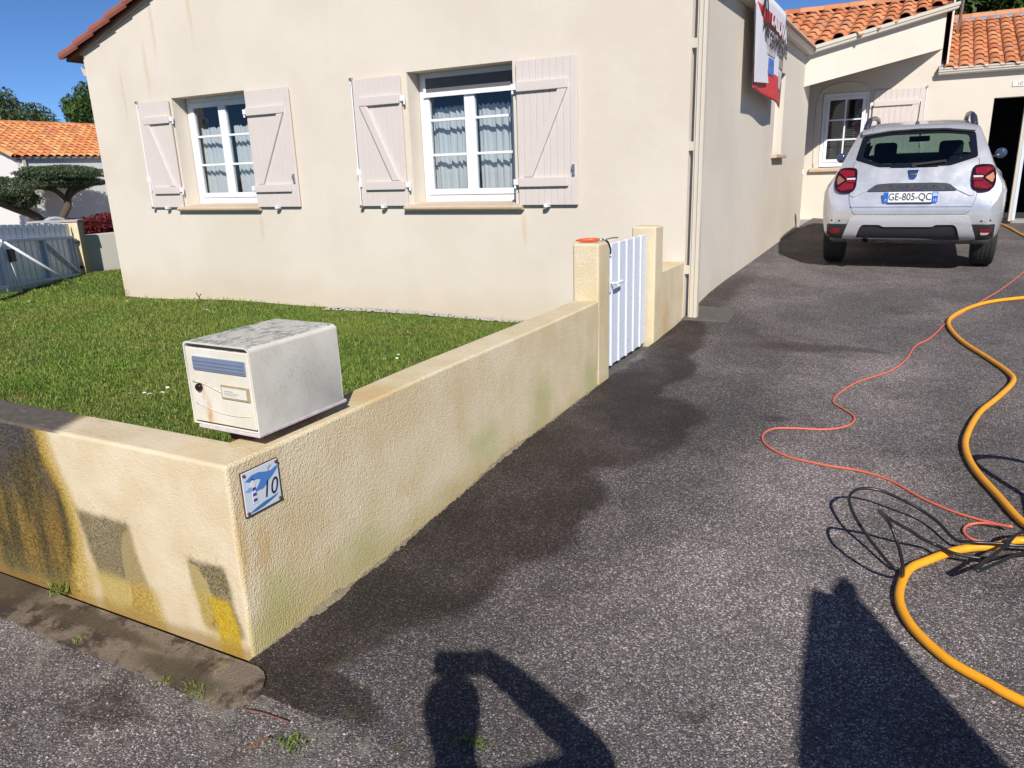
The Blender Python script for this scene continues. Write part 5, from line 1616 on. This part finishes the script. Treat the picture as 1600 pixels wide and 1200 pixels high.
# ------------------------------------------------------------------ metal driveway gate at the far end of the lawn
G0, G1 = Vector((-11.76, 6.07, 0)), Vector((-13.22, 8.08, 0))
dg_ = (G1 - G0).normalized()
gn = Vector((dg_.y, -dg_.x, 0))
if gn.x < 0:
    gn = -gn
fg = thing('driveway_gate', 'white ribbed aluminium double gate with diagonal struts beyond the lawn', 'gate', tuple(G0))
zg0, zg1 = -.06, .93
def gp(t_, off, z):
    return G0 + dg_ * t_ + gn * off + Vector((0, 0, z * 1.02 + .04 - .058 * t_))
LEN = (G1 - G0).length
for leaf, (t0, t1) in enumerate(((0.03, LEN - .06), (-1.85, -.03))):
    nb_ = 13
    w_ = (t1 - t0) / nb_
    for i in range(nb_):
        a = t0 + i * w_
        MB().prism([gp(a + .009, -.03, zg0 + .02), gp(a + w_ - .009, -.03, zg0 + .02), gp(a + w_ - .009, -.03, zg1), gp(a + .009, -.03, zg1)], -gn * .018).build('board', M_ALU, fg, bevel=.002)
        MB().prism([gp(a - .008, -.026, zg0 + .03), gp(a + .008, -.026, zg0 + .03), gp(a + .008, -.026, zg1 + .004), gp(a - .008, -.026, zg1 + .004)], -gn * .02).build('rib', M_GATE, fg)
    for z in (.06, .70):
        MB().bar(gp(t0, 0, z), gp(t1, 0, z), .045, .05).build('rail', M_GATE, fg, bevel=.004)
    for t_ in (t0 + .02, (t0 + t1) / 2 + .1, t1 - .02):
        MB().bar(gp(t_, .002, .085), gp(t_, .002, .675), .04, .045, dg_).build('stile', M_GATE, fg, bevel=.004)
    MB().bar(gp((t0 + t1) / 2 + .13, .004, .66), gp(t1 - .05, .004, .10) if leaf == 0 else gp(t0 + .05, .004, .10), .03, .035, gn).build('brace', M_ALU, fg, bevel=.003)
MB().tube([gp(.02, .06, .68), gp(1.05, .55, -.10)], .020, 8).build('strut', M_WHITE, fg, smooth=True)
MB().tube([gp(-.02, .05, .68), gp(-1.15, .10, -.02)], .018, 8).build('strut', M_WHITE, fg, smooth=True)
MB().tube([gp(.10, .05, .40), gp(.16, .06, -.10)], .012, 8).build('drop_bolt', M_WHITE, fg, smooth=True)
MB().prism([gp(.06, .03, .40), gp(.22, .03, .40), gp(.22, .03, .58), gp(.06, .03, .58)], gn * .05).build('lock_case', M_IRON, fg, bevel=.01)
MB().tube([gp(.20, .09, .56), gp(.38, .09, .58)], .011, 8).build('handle', M_WHITE, fg, smooth=True)
for z in (.18, .62):
    MB().tube([gp(LEN - .06, .03, z), gp(LEN + .06, .05, z)], .028, 8).build('hinge', M_IRON, fg, smooth=True)
ps = thing('gate_post', 'weathered rendered gate post carrying the hinges of the metal gate', 'post', tuple(G1))
c0 = G1 + dg_ * .02 - Vector((0, 0, .10))
MB().prism([c0 + gn * .08 + Vector((0, 0, -.15)), c0 + gn * .08 + dg_ * .24 + Vector((0, 0, -.15)), c0 - gn * .2 + dg_ * .24 + Vector((0, 0, -.15)), c0 - gn * .2 + Vector((0, 0, -.15))], (0, 0, 1.12)).build('shaft', M_DWALL, ps, bevel=.012)
MB().prism([c0 + gn * .10 - dg_ * .02 + Vector((0, 0, .972)), c0 + gn * .10 + dg_ * .26 + Vector((0, 0, .972)), c0 - gn * .75 + dg_ * .26 + Vector((0, 0, .972)), c0 - gn * .75 - dg_ * .02 + Vector((0, 0, .972))], (0, 0, .035)).build('coping', simple('grey_coping', (0.34, 0.33, 0.34), .9, var=.15), ps, bevel=.006)
# low boundary wall beyond the post
lw = MB().box((-13.75, 8.42, -.4), (-13.55, 16, .60)).build('boundary_wall', simple('pale_grey_render', (0.58, 0.56, 0.50), .9, var=.06, vscale=3, bump=.002), bevel=.01)
tag(lw, 'pale grey low boundary wall between gate post and house corner', 'wall')


# ------------------------------------------------------------------ foliage
def leaves(name, pts, size, mat, parent, stretch=1.6):
    n_ = len(pts)
    d1 = rng.normal(size=(n_, 3))
    d1 /= np.linalg.norm(d1, axis=1)[:, None]
    d2 = np.cross(d1, rng.normal(size=(n_, 3)))
    d2 /= np.linalg.norm(d2, axis=1)[:, None]
    sz = rng.uniform(.6, 1.3, n_)[:, None] * size
    V = np.stack([pts - d1 * sz * stretch, pts + d2 * sz * .6, pts + d1 * sz * stretch, pts - d2 * sz * .6], 1).reshape(-1, 3)
    me_ = bpy.data.meshes.new(name)
    me_.vertices.add(4 * n_)
    me_.vertices.foreach_set('co', V.astype(np.float32).ravel())
    me_.loops.add(4 * n_)
    me_.loops.foreach_set('vertex_index', np.arange(4 * n_, dtype=np.int32))
    me_.polygons.add(n_)
    me_.polygons.foreach_set('loop_start', (np.arange(n_) * 4).astype(np.int32))
    me_.update(calc_edges=True)
    me_.materials.append(mat)
    return put(bpy.data.objects.new(name, me_), parent)


def mat_leaf(name, a, b_, c):
    t = NT(name)
    g_ = t.n('NewGeometry')
    col = t.ramp(g_.outputs['Random Per Island'], [(0, a), (.6, b_), (1, c)])
    col = t.mix(t.mr(t.noise(g_.outputs['Position'], 1.4, 3), .4, .65), col, t.mix(.4, col, c))
    return t.done(col, .6, spec=.25, trans=.25)


def pad_points(c, rad, n_, flat_top=True, shell=.55):
    d_ = rng.normal(size=(n_, 3))
    d_ /= np.linalg.norm(d_, axis=1)[:, None]
    k = shell + (1 - shell) * rng.random(n_) ** .6
    wob = 1 + .10 * np.sin(d_[:, 0] * 7 + d_[:, 1] * 5) + .06 * np.sin(d_[:, 2] * 11)
    p_ = np.array(c) + d_ * np.array(rad) * (k * wob)[:, None]
    return p_


# clipped cloud tree against the neighbour's wall
ct = thing('cloud_tree', 'cloud-pruned grey-green tree with flat clipped pads beside the neighbouring house', 'tree', (-27.7, 16.6, -.45))
TX = -27.75
trunk = MB().tube(catmull([(TX, 16.35, -.5), (TX, 16.55, .2), (TX + .1, 16.85, .7), (TX, 17.0, 1.1), (TX, 17.25, 1.45)]), [.17] * 8 + [.13] * 9 + [.09] * 8, 10)
trunk.tube(catmull([(TX, 16.95, .95), (TX, 17.3, 1.25), (TX + .1, 17.8, 1.45)]), .085, 8).tube(catmull([(TX, 16.95, .95), (TX, 16.6, 1.3), (TX - .1, 16.1, 1.5)]), .09, 8)
trunk.tube(catmull([(TX, 16.3, -.3), (TX, 15.8, .4), (TX, 15.1, .75), (TX, 14.6, 1.0)]), .14, 8)
trunk.build('trunk', M_BARK, ct, smooth=True)
pts = np.concatenate([pad_points((TX, 16.9, 1.90), (1.0, 1.55, .30), 15000), pad_points((TX, 17.5, 1.56), (.75, .95, .20), 6000), pad_points((TX, 16.2, 1.58), (.7, .85, .22), 5000),
                      pad_points((TX, 14.7, 1.42), (.9, 1.0, .42), 9000), pad_points((TX, 15.3, 1.05), (.6, .6, .35), 4500)])
leaves('crown', pts, .026, mat_leaf('olive_leaves', (0.025, 0.045, 0.02), (0.06, 0.095, 0.045), (0.15, 0.20, 0.11)), ct)
# red-leaved shrub behind the low wall
rs = thing('red_shrub', 'burgundy-leaved low shrub behind the low boundary wall', 'shrub', (-14.0, 8.9, 0))
leaves('foliage', np.concatenate([pad_points((-14.3, 8.95, .66), (.38, .42, .24), 3500, shell=.3), pad_points((-14.4, 9.7, .7), (.4, .55, .26), 4000, shell=.3)]), .022, mat_leaf('burgundy_leaves', (0.05, 0.006, 0.012), (0.11, 0.014, 0.02), (0.20, 0.03, 0.03)), rs)
MB().tube([(-14.3, 8.95, -.3), (-14.3, 8.95, .6)], .03, 6).tube([(-14.4, 9.7, -.3), (-14.3, 9.0, .1)], .02, 6).build('stem', M_BARK, rs)


def tree(name, label, base, h, lobes, n_leaf, size, mat, group=None):
    t_ = thing(name, label, 'tree', base, group)
    b_ = Vector(base)
    tk = MB().tube(catmull([b_, b_ + Vector((.1, 0, h * .35)), b_ + Vector((0, .1, h * .7))]), [.28] * 5 + [.2] * 4 + [.1] * 4, 9)
    P_ = []
    for (dx, dy, dz, r_, rz) in lobes:
        c = b_ + Vector((dx, dy, dz))
        tk.tube(catmull([b_ + Vector((0, 0, h * .35)), b_ + Vector((dx * .5, dy * .5, dz * .75)), c]), [.1] * 4 + [.05] * 5 + [.02] * 4, 6)
        m_ = int(n_leaf * r_ * r_ * rz)
        q = rng.normal(size=(m_, 3))
        q /= np.linalg.norm(q, axis=1)[:, None]
        q *= (rng.random(m_) ** .38)[:, None]
        keep = np.sin(q[:, 0] * 6 + dx) + np.sin(q[:, 1] * 7 + dz) + np.sin(q[:, 2] * 8 + dy) > -1.0 - .5 * rng.random(m_)
        P_.append((np.array(c) + q * np.array([r_, r_, rz]))[keep])
    tk.build('trunk', M_BARK, t_, smooth=True)
    leaves('crown', np.concatenate(P_), size, mat, t_)
    return t_


LF = mat_leaf('green_leaves', (0.02, 0.045, 0.012), (0.045, 0.09, 0.02), (0.10, 0.15, 0.04))
LF2 = mat_leaf('grey_green_leaves', (0.03, 0.05, 0.025), (0.06, 0.10, 0.045), (0.13, 0.17, 0.08))
tree('broadleaf_tree', 'open-crowned green tree behind the tiled roof, at the left picture edge', (-53.6, 30.2, -.5), 7.6, [(0, 0, 6.2, 1.9, 1.3), (1.6, .5, 6.3, 1.3, .9), (-1.6, -.6, 6.4, 1.8, 1.3), (.4, -.6, 7.5, .9, .7), (2.7, .6, 5.9, .9, .5), (-1.2, 0, 7.3, 1.1, .8), (0, 0, 5.2, 2.4, .9)], 620, .085, LF2)
tree('broadleaf_tree', 'dense green tree behind the tiled roof, beside the facade edge', (-45.4, 30.4, -.5), 7.6, [(0, 0, 5.9, 1.6, 1.3), (.8, .6, 6.7, 1.3, 1.1), (-.3, 0, 7.3, .8, .7), (-1.0, -.4, 6.6, .9, .7), (-1.0, 0, 5.4, .9, .8), (1.2, 1.4, 5.6, 1.4, 1.6)], 1500, .085, LF)
tree('broadleaf_tree', 'dark dense tree behind the garage roof at the top right', (3.0, 27, 0), 7, [(0, 0, 5.2, 2.4, 2.2), (-2.0, .5, 5.6, 1.8, 2.0), (2.2, .3, 5.4, 2.2, 2.2), (-1.0, 0, 7.0, 1.8, 1.4), (1.4, 0, 7.2, 1.9, 1.5), (-2.4, 0, 3.9, 1.6, 1.6), (1, 0, 3.8, 2, 1.6)], 900, .11, LF)

# ------------------------------------------------------------------ neighbouring house
nb = thing('neighbour_house', 'white neighbouring house with orange tiled roof and grey gutter, beyond the gate', 'house', (-28.9, 16.1, -.5))
NX, NY, NZ = -28.9, 16.1, 2.42
NW = simple('white_render', (0.66, 0.64, 0.63), .9, var=.04, vscale=2, bump=.003)
mb = MB().box((NX - 8.4, NY, -.6), (NX, NY + 14, NZ))
xr, zr = NX - 4.2, NZ + S_ * 4.2
mb.prism([(NX, NY, NZ), (NX - 8.4, NY, NZ), (xr, NY, zr)], (0, 14, 0))
mb.build('wall', NW, nb)
gutter('gutter', (NX + .01, NY + .12, NZ + .0), (NX + .01, NY + 14, NZ + .0), (1, 0, 0), simple('grey_gutter', (0.40, 0.38, 0.37), .45), nb)
MB().box((NX - .02, NY + .16, -.5), (NX + .09, NY + .26, NZ + .02)).build('downpipe', M_GUT, nb)
mb = MB().prism([(NX + .12, NY - .1, NZ + .09), (NX + .12, NY + 14, NZ + .09), (xr, NY + 14, zr + .12), (xr, NY - .1, zr + .12)], (0, 0, -.06))
nroof = mb.build('roof', MATS['dark_red_roof_deck'], nb)
mb = MB().prism([(NX - 8.6, NY - .1, NZ + .05), (NX - 8.6, NY + 14, NZ + .05), (xr, NY + 14, zr + .12), (xr, NY - .1, zr + .12)], (0, 0, -.06))
mb.build('roof', MATS['dark_red_roof_deck'], nb)
tn = tile_mesh('tile', .29, .40, M_TILE_N)
lay(nroof, tn, (NX + .17, NY - .12, NZ + .085), (0, 1, 0), (-1, 0, S_), 22, 13, .29, .352, lambda c_: True, .012)
ridn = ridge_mesh('ridge_tile', 0.15, 0.5, M_TILE_N)
for i in range(14):
    inst('ridge_tile', ridn, nroof, Matrix.Translation((xr, NY - .1 + i * .47, zr + .13)) @ Matrix.Rotation(R(90), 4, 'Z'))
for i in range(10):
    q = Vector((NX + .15 - i * .42, NY - .10, NZ + .10 + S_ * i * .42))
    inst('verge_tile', ridn, nroof, Matrix.Translation(q) @ Matrix.Rotation(R(180), 4, 'Z') @ Matrix.Rotation(-math.atan(S_), 4, 'Y'))
# blue cover and a pale shell chair glimpsed over the gate
bc = MB().lathe((-24.6, 12.3, -.5), [(.42, 0), (.45, .4), (.43, .95), (.30, 1.08), (.1, 1.1)], (0, 0, 1), 14).build('covered_barrel', simple('royal_blue_cover', (0.02, 0.04, 0.22), .6), smooth=True)
tag(bc, 'royal blue covered barrel glimpsed over the gate at the left picture edge', 'barrel')
gc = MB().tube(catmull([(-21.0, 11.85, -.4), (-21.0, 11.9, .25), (-21.0, 12.1, .55), (-21.0, 12.45, .62), (-21.0, 12.8, .45), (-21.0, 12.95, .1)]), [.05] * 31, 8)
gc.prism([(-21, 11.95, -.2), (-21, 11.98, .35), (-21, 12.15, .54), (-21, 12.45, .60), (-21, 12.78, .42), (-21, 12.9, .0)], (-.04, 0, 0))
gc = gc.build('garden_chair', simple('pale_grey_plastic', (0.42, 0.46, 0.48), .5), smooth=False)
tag(gc, 'pale grey rounded garden chair back showing above the gate', 'chair')

# ------------------------------------------------------------------ weeds and litter at the kerb
def tuft(name, label, x, y, z, n_, r_, h_, grp):
    q = np.stack([x + rng.normal(0, r_, n_), y + rng.normal(0, r_ * .6, n_)], 1)
    o_ = blades(name, q, rng.uniform(.4, 1, n_) * h_, rng.uniform(.0015, .003, n_), lambda a, b2: z, M_GRASS, 1.6)
    return tag(o_, label, 'weed', grp)
WG = 'weeds growing at the kerb'
tuft('weed_tuft', 'leafy green weed at the foot of the stained street wall', -2.76, 1.36, .02, 46, .03, .045, WG)
tuft('weed_tuft', 'small green weed on the kerb edge below the first cleaned patch', -2.42, 1.215, .0, 16, .012, .02, WG)
tuft('weed_tuft', 'long green weed strip in the kerb joint below the wall corner', -1.82, 1.225, .0, 60, .03, .022, WG)
tuft('weed_tuft', 'tiny green weed in the kerb gap left of the long weed strip', -1.95, 1.205, .0, 16, .012, .018, WG)
tuft('weed_tuft', 'yellow-green grass tuft on the street below the rounded kerb end', -1.40, 1.19, .0, 70, .028, .020, WG)
tuft('weed_tuft', 'grass tuft within the shadow of the photographer', -.93, 1.42, .0, 45, .02, .02, WG)
tuft('weed_tuft', 'wisp of tall grass at the left corner of the facade', -9.78, 6.5, -.02, 160, .07, .22, WG)
lf = MB().prism([(-1.497, 1.105, .004), (-1.480, 1.12, .010), (-1.458, 1.165, .012), (-1.466, 1.175, .008), (-1.485, 1.15, .004)], (0, 0, .0015)).build('dry_leaf', simple('brown_leaf', (0.30, 0.13, 0.06), .8))
tag(lf, 'curled brown dry leaf on the street below the kerb end', 'leaf')
tw = MB().tube(catmull([(-1.62, 1.225, .004), (-1.55, 1.235, .008), (-1.46, 1.245, .004)]), .0022, 5).build('twig', simple('red_brown_twig', (0.20, 0.07, 0.04), .8))
tag(tw, 'thin reddish twig on the asphalt near the dry leaf', 'twig')
sb = MB().tube([(-7.98, 6.33, -.01), (-7.98, 6.335, .10)], .008, 6).tube([(-7.98, 6.335, .08), (-8.02, 6.33, .14)], .006, 5).tube([(-7.98, 6.335, .09), (-7.93, 6.33, .13)], .006, 5).build('pruned_stub', M_BARK)
tag(sb, 'short pruned woody stub at the foot of the facade under the left window', 'stump')
mb = MB()
for i in range(240):
    x, y = random.uniform(-3.0, -.6), random.uniform(.75, 1.3)
    s_ = random.uniform(.002, .0055)
    a = random.uniform(0, 6)
    mb.add([(x + s_ * math.cos(a + k * 2.1) * random.uniform(.7, 1.3), y + s_ * math.sin(a + k * 2.1), hz(y) - .008) for k in range(3)] + [(x, y, hz(y) - .008 + s_)], [(0, 1, 3), (1, 2, 3), (2, 0, 3)])
gr = mb.build('grit', simple('pale_grit', (0.42, 0.38, 0.33), .9, var=.3, vscale=50))
gr['kind'] = 'stuff'
tag(gr, 'loose pale grit scattered on the street below the kerb', 'grit')

# ------------------------------------------------------------------ the photographer (outside the frame, shadow on the drive)
person = thing('person', 'person in dark clothes holding up a phone, casting a shadow on the driveway', 'person', (.2, -.34, 0))
fw = Vector((-.482, .876, 0))
rt = Vector((.876, .482, 0))
hd = Vector((.115, -.30, 0))
def pp(r_, f_, z):
    return hd + rt * r_ + fw * f_ + Vector((0, 0, z))
J = {'pel': (0, -.02, .92, .15, .11), 'waist': (0, -.02, 1.08, .135, .10), 'chest': (0, -.02, 1.25, .16, .11), 'neckb': (0, -.01, 1.375, .07, .065), 'neck': (0, .01, 1.43, .052, .052), 'head': (-.01, .03, 1.53, .105, .11), 'crown': (-.01, .02, 1.64, .085, .09),
     'shr': (.19, 0, 1.33, .065, .065), 'elr': (.385, .22, 1.23, .062, .062), 'wrr': (.175, .235, 1.47, .05, .05), 'har': (.115, .258, 1.505, .046, .046),
     'shl': (-.18, -.01, 1.33, .06, .06), 'ell': (-.22, .0, 1.06, .045, .045), 'wrl': (-.20, .08, .84, .028, .03), 'hal': (-.195, .10, .77, .03, .036),
     'hpr': (.10, -.02, .86, .09, .09), 'knr': (.11, .0, .47, .06, .06), 'anr': (.12, -.03, .08, .04, .045), 'tor': (.13, .14, .03, .04, .025),
     'hpl': (-.10, -.02, .86, .09, .09), 'knl': (-.11, .0, .47, .06, .06), 'anl': (-.12, -.03, .08, .04, .045), 'tol': (-.13, .14, .03, .04, .025)}
ED = [('pel', 'waist'), ('waist', 'chest'), ('chest', 'neckb'), ('neckb', 'neck'), ('neck', 'head'), ('head', 'crown'), ('chest', 'shr'), ('shr', 'elr'), ('elr', 'wrr'), ('wrr', 'har'), ('chest', 'shl'), ('shl', 'ell'), ('ell', 'wrl'), ('wrl', 'hal'),
      ('pel', 'hpr'), ('hpr', 'knr'), ('knr', 'anr'), ('anr', 'tor'), ('pel', 'hpl'), ('hpl', 'knl'), ('knl', 'anl'), ('anl', 'tol')]
names = list(J)
vv = [tuple(pp(*J[k][:3])) for k in names]
ee = [(names.index(a), names.index(b2)) for a, b2 in ED]
rad = [J[k][3:] for k in names]
# four fingers and a thumb on each hand: the right hand grips the phone from behind, the left hangs relaxed
for hnd in ('har', 'hal'):
    for k in range(4):
        b0 = len(vv)
        if hnd == 'har':
            z = 1.555 - k * .020
            vv += [tuple(pp(.100, .284, z - .004)), tuple(pp(.084, .292, z)), tuple(pp(.070 + .003 * k, .284, z))]
        else:
            f_ = .125 - k * .019
            ln_ = (.062, .072, .068, .052)[k]
            vv += [tuple(pp(-.195, f_, .735)), tuple(pp(-.190, f_ + .004, .735 - ln_ * .5)), tuple(pp(-.180, f_ + .006, .735 - ln_))]
        rad += [(.010, .010), (.009, .009), (.008, .008)]
        ee += [(names.index(hnd), b0), (b0, b0 + 1), (b0 + 1, b0 + 2)]
    b0 = len(vv)
    vv += [tuple(pp(.085, .245, 1.50)), tuple(pp(.060, .262, 1.515))] if hnd == 'har' else [tuple(pp(-.18, .135, .76)), tuple(pp(-.172, .15, .725))]
    rad += [(.012, .012), (.009, .009)]
    ee += [(names.index(hnd), b0), (b0, b0 + 1)]
pm = bpy.data.meshes.new('body')
pm.from_pydata(vv, ee, [])
pbod = put(bpy.data.objects.new('body', pm), person)
pm.materials.append(simple('dark_clothes', (0.03, 0.035, 0.05), .9))
sk_ = pbod.modifiers.new('skin', 'SKIN')
for i, q in enumerate(rad):
    pm.skin_vertices[0].data[i].radius = q
    pm.skin_vertices[0].data[i].use_root = (i == 0)
ss = pbod.modifiers.new('sub', 'SUBSURF')
ss.levels = 1
ss.render_levels = 2
ph = thing('phone', 'dark phone held sideways in the hand of the photographer', 'phone', (0, 0, CZ))
c_ = Vector((0, 0, CZ)) - F * .012
MB().prism([c_ - rr * .13 - uu * .062, c_ + rr * .032 - uu * .062, c_ + rr * .032 + uu * .014, c_ - rr * .13 + uu * .014], -F * .008).build('case', M_IRON, ph)

# ------------------------------------------------------------------ work van with an open rear door (outside the frame, its shadow lies on the drive)
van = thing('work_van', 'white panel van with open rear doors, its door shadow at the lower right', 'van', (2.2, -.55, -.03))
VX0, VX1, VY = 1.345, 3.16, -.56
vb = MB().prism([(VX0, VY, .35), (VX0, VY - 4.3, .35), (VX0, VY - 4.5, .9), (VX0, VY - 3.7, 1.15), (VX0, VY - 3.1, 1.9), (VX0, VY - 2.8, 1.97), (VX0, VY, 1.97)], (VX1 - VX0, 0, 0)).build('body', M_WHITE, van, bevel=.05)
for sx_, hx_ in ((1, VX0), (-1, VX1)):
    q = [(hx_ - sx_ * .012, VY + .01, .42), (hx_ - sx_ * .12, VY + .91, .42), (hx_ - sx_ * .12, VY + .915, 1.90), (hx_ - sx_ * .115, VY + .90, 1.965), (hx_ - sx_ * .012, VY + .01, 1.975)]
    d_ = MB().prism(q, (sx_ * .17, 0, 0)).build('rear_door', M_WHITE, van, bevel=.012)
    MB().prism([(hx_ - sx_ * .06, VY + .93, 1.95), (hx_ - sx_ * .02, VY + 1.0, 1.98), (hx_ - sx_ * .02, VY + 1.0, 1.93), (hx_ - sx_ * .06, VY + .90, 1.80)], (sx_ * .03, 0, 0)).build('door_handle', M_IRON, d_)
for wy in (VY - .8, VY - 3.6):
    for x_ in (VX0 + .02, VX1 - .22):
        MB().lathe((x_, wy, .28), [(.18, 0), (.30, .0), (.31, .03), (.31, .17), (.30, .2), (.18, .2)], (1, 0, 0), 28).build('wheel', M_TYRE, van, smooth=True)
# ------------------------------------------------------------------ pressure washer (outside the frame on the right)
pw2 = thing('pressure_washer', 'small black pressure washer with tubular handle just outside the right edge', 'machine', (.92, 3.1, .09))
MB().box((.76, 2.95, .16), (1.10, 3.22, .46)).build('motor_housing', M_IRON, pw2, bevel=.03)
MB().tube(catmull([(.78, 3.20, .3), (.74, 3.30, .55), (.76, 3.34, .66), (.9, 3.36, .70), (1.05, 3.34, .66), (1.10, 3.28, .5), (1.08, 3.2, .3)]), .016, 8).build('handle', M_IRON, pw2, smooth=True)
for x_ in (.72, 1.10):
    MB().lathe((x_, 3.0, .19), [(.02, 0), (.10, 0), (.10, .05), (.02, .05)], (1, 0, 0), 18).build('wheel', M_TYRE, pw2)

for o in list(bpy.data.objects):
    if '_local' in o:
        del o['_local']
